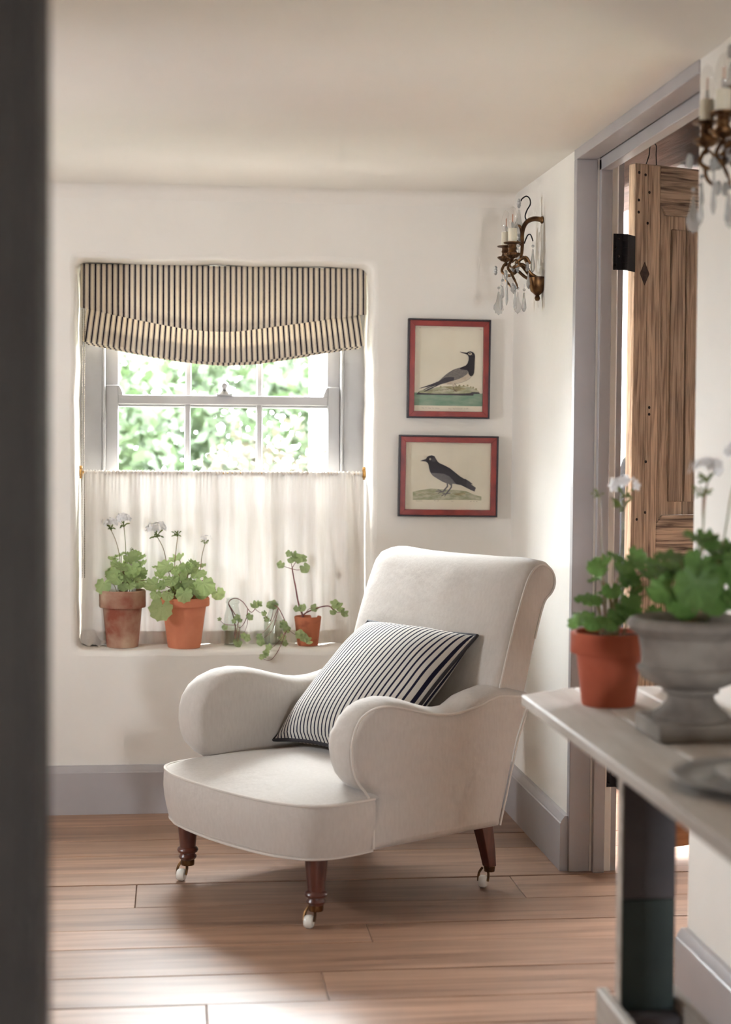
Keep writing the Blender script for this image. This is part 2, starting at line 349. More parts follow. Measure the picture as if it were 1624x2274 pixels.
def hole_wall(b, rect, hole, depth, mp, round_r=0.018, wob=0.0, nseg=14):
    """flat wall with a recess whose edges are rounded over; mp(a, z, d) -> xyz"""
    a0, a1, z0, z1 = rect; h0, h1, k0, k1 = hole
    loop = []; rc = 0.03
    for (ca, cz, ang) in ((h1 - rc, k0 + rc, -90), (h1 - rc, k1 - rc, 0), (h0 + rc, k1 - rc, 90), (h0 + rc, k0 + rc, 180)):
        for k in range(5):
            t = R(ang + 90 * k / 4); loop.append((ca + rc * math.cos(t), cz + rc * math.sin(t)))
    full = []
    for p, q in zip(loop, loop[1:] + loop[:1]):
        d = math.dist(p, q); m = max(1, int(d / 0.06))
        full += [(p[0] + (q[0] - p[0]) * i / m, p[1] + (q[1] - p[1]) * i / m) for i in range(m)]
    n = len(full); cx, cz = (h0 + h1) / 2, (k0 + k1) / 2
    def off(p, o, k):
        w = wob * noise.noise(Vector((p[0] * 9, p[1] * 9, k * 0.7)))
        sx = 1 if p[0] > cx else -1; sz = 1 if p[1] > cz else -1
        ex = min(1, max(0, (abs(p[0] - cx) - (h1 - h0) / 2 + rc * 1.2) / (rc * 0.9))); ez = min(1, max(0, (abs(p[1] - cz) - (k1 - k0) / 2 + rc * 1.2) / (rc * 0.9)))
        return (p[0] + sx * ex * (o + w), p[1] + sz * ez * (o + w))
    prof = [(round_r * (1 - math.sin(R(t))), round_r * (1 - math.cos(R(t)))) for t in (0, 22, 45, 68, 90)] + [(0, depth * 0.5), (0, depth)]
    rings = [[off(p, o, d) for p in full] for o, d in prof]
    vs = []; fs = []
    for (o, d), rg in zip(prof, rings): vs += [mp(p[0], p[1], d) for p in rg]
    for i in range(len(prof) - 1):
        fs += [(i * n + k, i * n + (k + 1) % n, (i + 1) * n + (k + 1) % n, (i + 1) * n + k) for k in range(n)]
    b.add(vs, fs)
    outer = [(a0, z0), (a1, z0), (a1, z1), (a0, z1)]
    poly = [[Vector((p[0], p[1], 0)) for p in outer], [Vector((p[0], p[1], 0)) for p in rings[0]]]
    allp = outer + rings[0]; tr = tessellate_polygon(poly)
    b.add([mp(p[0], p[1], 0) for p in allp], [tuple(t) for t in tr])

# back wall
b = B(); hole_wall(b, (XL - 0.1, XR + 0.1, -0.05, ZC + 0.05), (WX0, WX1, WZ0, WZ1), 0.262, lambda a, z, d: (a, d, z), 0.02, 0.006)
ox0, ox1, oz0, oz1 = -0.235, 0.585, 0.60, 1.84
b.box(XL - 0.1, ox0, 0.30, 0.44, -0.3, 2.5); b.box(ox1, XR + 0.1, 0.30, 0.44, -0.3, 2.5)
b.box(ox0, ox1, 0.30, 0.44, -0.3, oz0); b.box(ox0, ox1, 0.30, 0.44, oz1, 2.5)
struct(b, 'wall_back', WALL, sharp=50)
# right wall (with the doorway cut to full height)
b = B(); T = 0.125
b.prism([(0.1, -0.05), (DY1, -0.05), (DY1, ZC + 0.02), (DY0, ZC + 0.02), (DY0, -0.05), (YF - 0.1, -0.05), (YF - 0.1, 2.5), (0.1, 2.5)][::-1],
        lambda p, k: (XR + T * k, p[0], p[1]))
struct(b, 'wall_right', WALL, bevel=0.008)
# left wall with an opening added out of frame for fill light
def wall_with_opening(name, axis, at, th, a0, a1, o0, o1, z0, z1, mat, top=2.5):
    b = B()
    def bx(p0, p1, q0, q1):
        if axis == 'x': b.box(at, at + th, p0, p1, q0, q1)
        else: b.box(p0, p1, at, at + th, q0, q1)
    bx(a0, o0, -0.05, top); bx(o1, a1, -0.05, top); bx(o0, o1, -0.05, z0); bx(o0, o1, z1, top)
    return struct(b, name, mat)
wall_with_opening('wall_left', 'x', XL - 0.12, 0.12, -3.9, 0.3, -1.62, -1.28, 1.23, 1.57, WALL)
b = B(); b.box(XL - 0.12, XL, YF, -3.9, -0.05, 2.5); struct(b, 'wall_hall_left', WALL)
wall_with_opening('wall_rear', 'y', YF - 0.12, 0.12, XL - 0.1, XR + 0.1, 0.76, 1.14, 0.44, 0.94, WALL)  # low opening added in the unseen rear wall for frontal fill light
b = B(); b.box(XL - 0.1, XR + T, YF - 0.1, 0.1, ZC, ZC + 0.06); struct(b, 'ceiling', CEIL)
# soft plaster fillets where the ceiling meets the walls
b = B(); rr = 0.05; arc = [(rr * (1 - math.sin(R(t))), rr * (1 - math.cos(R(t)))) for t in range(0, 91, 15)]
b.grid(lambda u, v: (XL + (XR - XL) * u, -arc[round(v * 6)][0] + 0.0005, ZC - arc[round(v * 6)][1]), 12, 6)
struct(b, 'trim_1', CEIL, sharp=0)
# partition the camera looks past, with its painted door lining
b = B(); b.box(XL, -0.150, -3.97, -3.86, 0, ZC); struct(b, 'wall_front', DARKJAMB)
b = B(); b.box(-0.152, -0.128, -3.985, -3.845, 0, ZC); b.box(-0.265, -0.146, -3.993, -3.971, 0, ZC); b.box(-0.265, -0.146, -3.859, -3.838, 0, ZC)
struct(b, 'trim_2', DARKJAMB, bevel=0.003)

# adjoining room beyond the doorway
b = B(); b.box(XR + T, 3.3, 0.95, 1.05, -0.05, 2.6); struct(b, 'wall_adjoining_back', STONE_ROOM)
wall_with_opening('wall_adjoining_right', 'x', 3.2, 0.12, -3.6, 1.05, 0.0, 0.85, 0.55, 2.05, STONE_ROOM, 2.6)  # opening added out of view as fill for the door and doorway
b = B(); b.box(XR + T, 3.3, -3.7, -3.6, -0.05, 2.6); struct(b, 'wall_adjoining_front', STONE_ROOM)
b = B(); b.box(XR + T, XR + T + 0.02, 0.05, 1.0, -0.05, 2.6); struct(b, 'wall_adjoining_left', STONE_ROOM)
b = B(); b.box(XR + T - 0.02, 3.3, -3.7, 1.05, 2.34, 2.40); cl = struct(b, 'ceiling_adjoining', BEAM)
for k in range(9):
    b = B(); x = XR + T + 0.01 + k * 0.21; b.box(x, x + 0.203, -3.6, 0.95, 2.32, 2.34); b.build('ceiling_board', BEAM, cl, bevel=0.003)

# floor: sub-floor and one object for each board
b = B(); b.box(XL - 0.1, 3.3, YF - 0.1, 1.05, -0.08, -0.022); fl = struct(b, 'floor', DARKGAP)
seams = [0.95, 0.76, 0.55, 0.37, 0.19, 0.0, -0.20, -0.40, -0.595, -0.795, -0.93, -1.165, -1.37, -1.53, -1.75, -1.955, -2.13, -2.33, -2.5, -2.71, -2.9, -3.08, -3.3, -3.48, -3.7, -3.9, -4.1]
while seams[-1] > YF: seams.append(seams[-1] - 0.2)
joints = {9: [1.9], 10: [-0.10, 0.97], 6: [-0.7, 1.6], 7: [0.55], 8: [-0.9, 1.25], 11: [-0.9, 1.5], 12: [0.5, 2.1], 13: [-0.5, 1.3], 14: [0.35], 15: [0.075, 1.4], 16: [-0.8, 1.0]}
rs = random.Random(3)
for i in range(len(seams) - 1):
    y1, y0 = seams[i], seams[i + 1]
    x_lo = XL if y1 <= 0.02 else XR + T
    cuts = [x_lo] + [j for j in joints.get(i, [rs.uniform(-1.4, 0.2), rs.uniform(0.9, 2.0)]) if j > x_lo + 0.2] + [3.2]
    if y1 < -3.6: cuts = [x_lo] + [c for c in cuts[1:-1] if c < XR - 0.1] + [XR]
    for x0, x1 in zip(cuts, cuts[1:]):
        dz = rs.uniform(-0.0012, 0.0); tilt = rs.uniform(-0.0016, 0.0016); g = rs.uniform(0.0012, 0.0024)
        b = B()
        b.box(x0 + 0.0008, x1 - 0.0008, y0 + g, y1 - g * 0.4, -0.022, dz)
        b.v = [(p[0], p[1] + tilt * (p[0] - x0) * (1 if abs(p[1] - y0) < 0.02 else 1), p[2]) for p in b.v]
        b.build('floorboard', FLOORW, fl, bevel=0.0018)

# skirting boards
def skirting(name, p0, p1, nrm, h=0.162, t=0.028):
    """straight board with a chamfered and beaded top; nrm points into the room"""
    prof = [(0, 0), (t, 0), (t, h - 0.022), (t - 0.003, h - 0.019), (t - 0.004, h - 0.014), (t - 0.014, h), (0, h)]
    p0 = Vector(p0); p1 = Vector(p1); n = Vector(nrm); b = B()
    b.prism(prof, lambda p, k: tuple((p1 if k else p0) + n * p[0] + Vector((0, 0, p[1]))))
    return struct(b, name, GREY, sharp=30)
skirting('baseboard_back', (XL, 0, 0), (XR, 0, 0), (0, -1, 0))
skirting('baseboard_right', (XR, -0.028, 0), (XR, DY1 + 0.01, 0), (-1, 0, 0))
skirting('baseboard_right_near', (XR, DY0 - 0.008, 0), (XR, YF, 0), (-1, 0, 0))
skirting('baseboard_left', (XL, 0, 0), (XL, -3.85, 0), (1, 0, 0))

# door lining: boards, stops and head
def trim(name, boxes, bevel=0.002, mat=GREY):
    b = B()
    for bx in boxes: b.box(*bx)
    return struct(b, name, mat, bevel=bevel)
trim('trim_3', [(XR - 0.004, XR + 0.058, DY1 - 0.002, DY1 + 0.03, 0, ZC - 0.03), (XR + 0.064, XR + 0.098, DY1 - 0.020, DY1 + 0.03, 0, ZC - 0.03), (XR + 0.098, XR + T + 0.013, DY1 + 0.002, DY1 + 0.03, 0, ZC - 0.03), (XR + 0.055, XR + 0.07, DY1 + 0.012, DY1 + 0.03, 0, ZC - 0.03)])
trim('trim_4', [(XR - 0.004, XR + 0.058, DY0 - 0.006, DY1 + 0.03, ZC - 0.030, ZC), (XR + 0.064, XR + 0.098, DY0, DY1 + 0.03, ZC - 0.062, ZC), (XR + 0.098, XR + T + 0.004, DY0, DY1 + 0.03, ZC - 0.036, ZC), (XR + 0.055, XR + 0.07, DY0, DY1 + 0.03, ZC - 0.02, ZC)])
trim('trim_5', [(XR + 0.01, XR + T + 0.004, DY0 - 0.02, DY0 + 0.012, 0, ZC - 0.03)])

# ================================================================= WINDOW
def window():
    fy = 0.245
    root = bpy.data.objects.new('window_1', None); COL.objects.link(root); root['kind'] = 'structure'; root.location = (0.175, fy, WZ0)
    def part(name, boxes, mat=SASH, bevel=0.003, parent=None):
        b = B()
        for bx in boxes: b.box(*bx)
        L = root.location; b.v = [(p[0] - L.x, p[1] - L.y, p[2] - L.z) for p in b.v]
        return b.build(name, mat, parent or root, bevel=bevel)
    # box frame with its inner beads
    part('box_frame', [(WX0 - 0.01, -0.246, fy, fy + 0.05, WZ0 - 0.01, WZ1), (0.597, WX1 + 0.01, fy, fy + 0.05, WZ0 - 0.01, WZ1),
                       (-0.246, 0.597, fy, fy + 0.05, 1.80, WZ1), (-0.246, 0.597, fy + 0.0, fy + 0.06, WZ0 - 0.01, WZ0 + 0.015)])
    part('staff_bead', [(-0.246, -0.236, fy - 0.012, fy + 0.03, WZ0, 1.80)], bevel=0.004)
    part('staff_bead', [(0.587, 0.597, fy - 0.012, fy + 0.03, WZ0, 1.80)], bevel=0.004)
    # lower sash (nearer the room)
    y0, y1 = fy + 0.008, fy + 0.042; zt, zb = 1.413, WZ0 + 0.015
    s = part('sash', [(-0.235, -0.192, y0, y1, zb, zt + 0.034), (0.543, 0.586, y0, y1, zb, zt + 0.034), (-0.192, 0.543, y0, y1, zt - 0.032, zt), (-0.192, 0.543, y0, y1, zb, zb + 0.075)])
    for x in (0.049, 0.301): part('glazing_bar', [(x - 0.010, x + 0.010, y0 + 0.003, y1, zb + 0.07, zt - 0.03)], parent=s, bevel=0.005)
    for z in (1.045,): part('glazing_bar', [(-0.195, 0.545, y0 + 0.006, y1 - 0.002, z - 0.010, z + 0.010)], parent=s, bevel=0.005)
    xs = [-0.192, 0.049, 0.301, 0.543]
    for zz in ((zb + 0.075, 1.045), (1.045, zt - 0.032)):
        for a, c in zip(xs, xs[1:]): part('pane', [(a, c, y1 - 0.012, y1 - 0.009, zz[0], zz[1])], PANE, 0, s)
    # curved horns on the lower sash stiles
    for x, d in ((-0.192, 1), (0.543, -1)):
        b = B(); hp = [(0, 0), (0.0, 0.034)] + [(0.016 * (k / 6), 0.034 - 0.028 * (1 - math.cos(R(90 * k / 6)))) for k in range(1, 7)] + [(0.016, 0)]
        L = root.location
        b.prism(hp, lambda p, k: (x + d * p[0] - L.x, (y1 if k else y0) - L.y, zt + p[1] - L.z)); b.build('sash_horn', SASH, s, bevel=0.001)
    # upper sash (further out)
    y0, y1 = fy + 0.046, fy + 0.078
    s2 = part('sash', [(-0.238, -0.192, y0, y1, 1.37, 1.83), (0.543, 0.590, y0, y1, 1.37, 1.83), (-0.192, 0.543, y0, y1, 1.372, 1.408), (-0.192, 0.543, y0, y1, 1.78, 1.83)])
    for x in (0.052, 0.303): part('glazing_bar', [(x - 0.010, x + 0.010, y0, y1 - 0.004, 1.40, 1.79)], parent=s2, bevel=0.005)
    xs = [-0.192, 0.052, 0.303, 0.543]
    for a, c in zip(xs, xs[1:]): part('pane', [(a, c, y1 - 0.012, y1 - 0.009, 1.408, 1.78)], PANE, 0, s2)
    # sash fastener on the meeting rail
    b = B(); b.box(0.150, 0.204, fy - 0.002, fy + 0.034, 1.413, 1.419)
    b.lathe([(0.0, 0), (0.021, 0), (0.018, 0.010), (0.009, 0.018), (0.008, 0.03), (0, 0.032)], (0.177, fy + 0.014, 1.418), 16)
    M = Matrix.Rotation(R(90), 3, 'X')
    b.lathe([(0, -0.014), (0.008, -0.014), (0.014, -0.006), (0.0155, 0.006), (0.010, 0.018), (0.0, 0.020)], (0.177, fy + 0.002, 1.447), 16, 0, M)
    L = root.location; b.v = [(p[0] - L.x, p[1] - L.y, p[2] - L.z) for p in b.v]
    b.build('sash_fastener', PEWTER, root)
window()

# ================================================================= DOOR LEAF beyond the opening
def old_door():
    ang = R(21)
    root = thing('plank_door', 'weathered brown wooden panelled door standing open beyond the grey door lining', 'door', (1.340, -0.850, 0.0), ang)
    z0, z1, th, Wd = 0.04, 2.072, 0.034, 0.74
    def bd(name, x0, x1, za, zb, mat, y0=0.0, y1=th, bev=0.003, parent=root):
        b = B(); b.box(x0, x1, y0, y1, za, zb); return b.build(name, mat, parent, bevel=bev)
    bd('stile', 0, 0.046, z0, z1, OLDWOOD); bd('stile', 0.0465, 0.092, z0, z1, OLDWOOD, 0.001)
    bd('stile', Wd - 0.092, Wd, z0, z1, OLDWOOD)
    def rail(za, zb, ct, cb):
        # rail whose ends are scribed at 45 degrees over the stile moulding
        e = 0.024
        pts = [(0.092, za + (e if cb else 0)), (0.092 + (e if cb else 0), za), (Wd - 0.092 - (e if cb else 0), za), (Wd - 0.092, za + (e if cb else 0)),
               (Wd - 0.092, zb - (e if ct else 0)), (Wd - 0.092 - (e if ct else 0), zb), (0.092 + (e if ct else 0), zb), (0.092, zb - (e if ct else 0))]
        q = []
        for p in pts:
            if not q or math.dist(p, q[-1]) > 1e-5: q.append(p)
        b = B(); b.prism(q, lambda p, k: (p[0], 0.002 + k * (th - 0.002), p[1])); b.build('rail', OLDWOOD_H, root, bevel=0.002)
    rail(1.93, z1, False, True); rail(0.86, 1.04, True, True); rail(0.13, 0.30, True, False)
    bd('bottom_board', 0.0, Wd, z0, 0.13, ORANGEWOOD, -0.008, 0.03)
    for za, zb in ((1.04, 1.93), (0.30, 0.86)):
        for x0, x1 in ((0.092, 0.104), (0.105, 0.116)): bd('moulding', x0, x1, za - 0.025, zb + 0.025, OLDWOOD, 0.004 if x0 < 0.1 else 0.010, 0.02, 0.004)
        for x0, x1 in ((Wd - 0.116, Wd - 0.092),): bd('moulding', x0, x1, za - 0.025, zb + 0.025, OLDWOOD, 0.005, 0.02, 0.004)
        # fielded panel in two boards with an open crack between them
        for x0, x1 in ((0.117, 0.196), (0.1995, Wd - 0.117)):
            b = B(); b.box(x0, x1, 0.014, 0.034, za + 0.001, zb - 0.001)
            b.build('panel_board', OLDWOOD, root, bevel=0.001)
        b = B(); b.box(0.142, 0.1955, 0.009, 0.016, za + 0.04, zb - 0.04); b.build('panel_field', OLDWOOD, root, bevel=0.004)
        b = B(); b.box(0.2, Wd - 0.15, 0.009, 0.016, za + 0.04, zb - 0.04); b.build('panel_field', OLDWOOD, root, bevel=0.004)
    # diamond patch let into the stile and its nail heads
    b = B(); b.prism([(0, 0.034), (0.017, 0), (0, -0.034), (-0.017, 0)], lambda p, k: (0.036 + p[0], -0.0015 + k * 0.004, 1.752 + p[1])); b.build('diamond_patch', BEAM, root)
    for px, pz in ((0.012, 2.045), (0.035, 2.04), (0.012, 1.965), (0.012, 1.93), (0.05, 1.99), (0.05, 1.20), (0.02, 1.03), (0.05, 1.05), (0.06, 1.36), (0.06, 1.34), (0.045, 1.90)):
        b = B(); b.ball((px, 0.0, pz), 0.0045, 8, 4, (1, 0.4, 1)); b.build('nail_hole', DARKGAP, root)
    # wire loop on the top edge
    b = B(); b.tube(smooth_path([(0.05, 0.02, z1), (0.06, 0.018, z1 + 0.03), (0.062, 0.016, z1 + 0.055), (0.072, 0.015, z1 + 0.066), (0.084, 0.015, z1 + 0.058), (0.084, 0.016, z1 + 0.035), (0.088, 0.018, z1)]), 0.0017, 6)
    b.build('wire_loop', IRON, root)
    # butt hinges: one plate let into the lining, one on the leaf edge, knuckle between
    ca, sa = math.cos(ang), math.sin(ang)
    def loc(x, y): dx, dy = x - 1.340, y + 0.850; return (dx * ca + dy * sa, -dx * sa + dy * ca)
    for zc in (1.807, 0.30):
        b = B(); q = [loc(1.262, -0.900), loc(1.294, -0.900), loc(1.294, -0.897), loc(1.262, -0.897)]
        b.prism(q, lambda p, k: (p[0], p[1], zc - 0.052 + 0.104 * k)); q = [loc(1.296, -0.900), loc(1.3405, -0.853), loc(1.3385, -0.8505), loc(1.294, -0.897)]
        b.prism(q, lambda p, k: (p[0], p[1], zc - 0.052 + 0.104 * k)); h = b.build('hinge', IRON, root)
        kx, ky = loc(1.297, -0.902)
        for k in range(5):
            b = B(); za = zc - 0.052 + k * 0.0208; b.lathe([(0, za), (0.0085, za), (0.0085, za + 0.0195), (0, za + 0.0195)], (kx, ky, 0), 12); b.build('knuckle', IRON, h)
        for k in range(4):
            sx, sy = loc(1.268 + 0.010 * (k % 2), -0.900); b = B(); b.ball((sx, sy, zc - 0.038 + 0.025 * k), 0.0035, 8, 4); b.build('screw', DARKGAP, h)
old_door()
# heavy timbers over the adjoining room
b = B(); b.box(-0.11, 0.11, -2.4, 1.6, -0.12, 0.12)
o = b.build('ceiling_beam', BEAM, bevel=0.008); o.location = (1.62, -0.9, 2.205); o.rotation_euler = (0, 0, R(6))
tag(o, 'dark rough timber beam above the open weathered door', 'beam')
b = B(); pts = smooth_path([(0, 0, 0), (0, 0, 0.5), (0, 0, 0.95), (0.0, 0.0, 1.16), (0.02, 0, 1.2)], 4)
b.tube(pts, [0.07] * (len(pts) - 5) + [0.068, 0.062, 0.05, 0.03, 0.012], 14)
o = b.build('round_post', BLACKCLOTH); o.location = (1.672, 0.25, 0.0)
tag(o, 'black round-topped post glimpsed in the gap beside the weathered door', 'post')

# ================================================================= ROMAN BLIND
def blind():
    root = thing('roman_blind', 'black and cream ticking roman blind in the head of the window', 'blind', (0.173, 0.17, 1.855))
    x0, x1 = -0.316, 0.664
    top = [(-0.32, 1.706), (-0.18, 1.676), (-0.03, 1.648), (0.06, 1.634), (0.14, 1.628), (0.22, 1.630), (0.30, 1.642), (0.45, 1.664), (0.67, 1.698)]
    low = [(-0.32, 1.592), (-0.18, 1.566), (-0.03, 1.541), (0.08, 1.528), (0.18, 1.523), (0.28, 1.529), (0.42, 1.549), (0.58, 1.578), (0.67, 1.590)]
    sm = lambda t, x: (lerp_pts(t, x - 0.03) + lerp_pts(t, x) * 2 + lerp_pts(t, x + 0.03)) / 4
    def wav(x, z): return 0.003 * noise.noise(Vector((x * 5, z * 4, 1.3)))
    def panel(name, fn, nu=90, nv=14, uvo=0.0):
        b = B(); b.grid(fn, nu, nv, 0, lambda u, v: (x0 + (x1 - x0) * u + uvo, v)); return b.build(name, TICK, root, sharp=0, solid=0.002, world=True)
    def f1(u, v):
        x = x0 + (x1 - x0) * u; zb = sm(top, x); z = 1.855 + (zb - 1.855) * v
        return (x, 0.150 - 0.012 * math.sin(v * 1.6) + wav(x, z), z)
    panel('blind_panel', f1)
    cx = 0.175
    def f2(u, v):
        x = x0 + (x1 - x0) * u; zb = sm(low, x); zt = sm(top, x) + 0.04; z = zt + (zb - zt) * v
        xx = cx + (x - cx) * (0.945 + 0.046 * v ** 0.8)
        return (xx, 0.172 - 0.018 * v + wav(x + 3, z), z)
    panel('fold', f2)
    for k, (dz, dy) in enumerate(((0.0055, 0.006), (0.010, 0.012))):
        def f3(u, v, dz=dz, dy=dy):
            x = x0 + (x1 - x0) * u; zb = sm(low, x) - dz; z = zb + 0.06 * (1 - v)
            return (cx + (x - cx) * (0.985 - 0.012 * dy / 0.006), 0.160 + dy, z)
        panel('fold', f3, nv=3, uvo=0.0045)
    b = B(); b.box(x0 + 0.004, x1 - 0.004, 0.156, 0.186, 1.83, 1.854); b.build('head_batten', SASH, root, world=True)
    # control chain, two strands of beads
    b = B()
    for xs, zt, zb in ((-0.311, 1.70, 0.78), (-0.3035, 1.70, 0.78)):
        z = zt
        while z > zb:
            b.ball((xs + 0.0012 * math.sin(z * 9), 0.152, z), 0.0021, 5, 3); z -= 0.0058
        b.tube([(xs, 0.152, zt), (xs, 0.152, zb)], 0.0006, 4)
    c = b.build('control_chain', CHAIN, root, world=True); c['kind'] = 'stuff'
blind()

# ================================================================= CAFE CURTAIN AND ROD
def curtain():
    x0, x1, zt, zb, yc = -0.304, 0.662, 1.143, 0.5495, 0.175
    rod = thing('curtain_rod', 'thin brass cafe rod across the middle of the window', 'curtain rod', (0.175, yc, zt))
    b = B(); b.tube([(WX0 - 0.002, yc, zt), (WX1 + 0.002, yc, zt)], 0.0045, 10); b.build('rod', BRIGHTBRASS, rod, world=True)
    for x in (WX0 + 0.006, WX1 - 0.006):
        b = B(); b.lathe([(0, -0.006), (0.014, -0.006), (0.016, 0), (0.014, 0.006), (0, 0.006)], (x, yc, zt), 16, 0, Matrix.Rotation(R(90), 3, 'Y'))
        b.ball((x, yc - 0.004, zt + 0.018), 0.006, 10, 6); b.ball((x, yc - 0.004, zt - 0.018), 0.004, 8, 6)
        b.build('socket', BRIGHTBRASS, rod, world=True)
    root = thing('cafe_curtain', 'sheer gathered cream linen cafe curtain behind the potted plants', 'curtain', (0.175, yc, zb))
    rs = random.Random(11)
    folds = []
    x = x0
    while x < x1:
        w = rs.uniform(0.022, 0.05); folds.append((x, w, rs.uniform(0.4, 1.0) * (1 if len(folds) % 2 else -1))); x += w
    def fold(x):
        for fx, w, a in folds:
            if fx <= x < fx + w: return a * math.sin(math.pi * (x - fx) / w)
        return 0
    wide = [(0.07, 0.030, 0.9), (0.245, 0.03, 1.0), (0.33, 0.02, 0.7), (0.487, 0.035, 1.1), (-0.16, 0.03, 0.8), (-0.25, 0.03, 0.7), (0.60, 0.03, 0.9)]
    def cy(x, t):
        """t = 0 at the rod, 1 at the hem"""
        a = 0.010 * fold(x + 0.006 * noise.noise(Vector((x * 3, t * 2, 0)))) * (0.35 + 0.65 * min(1, t * 4)) * (1 - 0.35 * t)
        for c, w, k in wide: a -= 0.030 * k * math.exp(-((x - c - 0.012 * t) / (w * (0.5 + 0.5 * t))) ** 2) * min(1, 0.25 + t * 1.6)
        a += 0.004 * math.sin(x * 420 + 2 * math.sin(x * 60)) * math.exp(-t * 14)
        a += 0.010 * noise.noise(Vector((x * 7, t * 1.5, 4)))
        return yc + a - 0.004
    def ex(u, t):
        x = x0 + (x1 - x0) * u
        return x + (-0.012 * (1 - u) ** 6 + 0.008 * u ** 6) * t
    b = B(); b.grid(lambda u, v: (ex(u, v), cy(x0 + (x1 - x0) * u, v), zt + 0.004 + (zb - zt - 0.004) * v), 300, 34)
    b.build('sheer_panel', SHEER, root, sharp=0, world=True)
    b = B(); b.grid(lambda u, v: (ex(u, 0.93 + 0.07 * v), cy(x0 + (x1 - x0) * u, 0.93 + 0.07 * v) - 0.0015, zb + 0.045 * (1 - v) + 0.003 * noise.noise(Vector((u * 40, 0, 0))) * (1 - v)), 300, 4)
    b.build('hem', HEM, root, sharp=0, world=True)
    # gathered heading wrapped round the rod
    def head(u, v):
        x = x0 + (x1 - x0) * u; t = v * 2 * math.pi
        r = 0.0062 + 0.0022 * math.sin(x * 520 + 3 * math.sin(x * 47)) + 0.0012 * noise.noise(Vector((x * 80, v * 3, 0)))
        return (x, yc + r * math.sin(t), zt + r * 1.1 * math.cos(t))
    b = B(); b.grid(head, 360, 8); b.build('heading', HEM, root, sharp=0, world=True)
    # left lower corner of the cloth dragged out over the sill
    b = B(); b.grid(lambda u, v: (-0.318 + 0.10 * u, 0.165 - 0.055 * (1 - v) * (0.4 + 0.6 * math.sin(math.pi * u)), 0.553 + 0.05 * v ** 1.5 * (0.6 + 0.4 * math.sin(u * 5)) + 0.004 * math.sin(u * 16)), 20, 8)
    b.build('trailing_corner', HEM, root, sharp=0, world=True)
curtain()

# ================================================================= FRAMED PRINTS
def framed_print(label, cx, cz, w, h, tilt, draw, s, ox, oy, sub):
    """draw(add) lays the ink shapes on the paper; crop units are s metres"""
    root = thing('framed_print', label, 'picture', (cx, -0.001, cz)); root.rotation_euler = (0, tilt, 0)
    d, e, f = 0.022, 0.0055, 0.0185            # depth, black edge width, red face width
    hw, hh = w / 2, h / 2
    def ring(name, o0, o1, ya, yb, mat):
        # four mitred sides
        for k in range(4):
            c = [(-hw, -hh), (hw, -hh), (hw, hh), (-hw, hh)]
            sg = [(1, 1), (-1, 1), (-1, -1), (1, -1)]
            i, j = k, (k + 1) % 4
            pts = [(c[i][0] + sg[i][0] * o0, c[i][1] + sg[i][1] * o0), (c[j][0] + sg[j][0] * o0, c[j][1] + sg[j][1] * o0),
                   (c[j][0] + sg[j][0] * o1, c[j][1] + sg[j][1] * o1), (c[i][0] + sg[i][0] * o1, c[i][1] + sg[i][1] * o1)]
            b = B(); b.prism(pts, lambda p, q: (p[0], -(ya if q else yb), p[1])); b.build(name, mat, root, bevel=0.0008)
    ring('edge_moulding', 0, e, 0.0, d, FRAME_BLK); ring('frame_side', e, e + f, 0.002, d - 0.003, FRAME_RED)
    ins = e + f - 0.003
    b = B(); b.box(-hw + ins, hw - ins, -0.0085, -0.006, -hh + ins, hh - ins); paper = b.build('paper', PAPER, root)
    lay = [0]
    def add(name, pts, mat):
        lay[0] += 1; y = -0.0086 - 0.00006 * lay[0]
        b = B(); b.flat(pts, lambda p: ((p[0] - ox) * s, y, (oy - p[1]) * s)); b.build(name, mat, paper)
    def stroke(name, pts, r, mat):
        lay[0] += 1; y = -0.0086 - 0.00006 * lay[0]; L = []; Rr = []
        for i, p in enumerate(pts):
            a = Vector(pts[max(i - 1, 0)]); c = Vector(pts[min(i + 1, len(pts) - 1)]); t = (c - a).normalized(); n = Vector((-t.y, t.x)) * r
            L.append((p[0] + n.x, p[1] + n.y)); Rr.append((p[0] - n.x, p[1] - n.y))
        n = len(pts); V = L + Rr; b = B()
        b.add([((p[0] - ox) * s, y, (oy - p[1]) * s) for p in V], [(i, i + 1, n + i + 1, n + i) for i in range(n - 1)]); b.build(name, mat, paper)
    def script(x0, x1, y, hgt, seed):
        rs = random.Random(seed); pts = []; x = x0
        while x < x1:
            pts.append((x, y + rs.uniform(-hgt, hgt))); x += rs.uniform(5, 9)
            if rs.random() < 0.12 and len(pts) > 3:
                stroke('caption', pts, 1.6, INK_BROWN); pts = []; x += 14
        if len(pts) > 2: stroke('caption', pts, 1.6, INK_BROWN)
    draw(add, stroke, script)
    b = B(); b.add([(-hw + ins, -0.0135, -hh + ins), (hw - ins, -0.0135, -hh + ins), (hw - ins, -0.0135, hh - ins), (-hw + ins, -0.0135, hh - ins)], [(0, 1, 2, 3)]); b.build('glazing', PICGLASS, root)

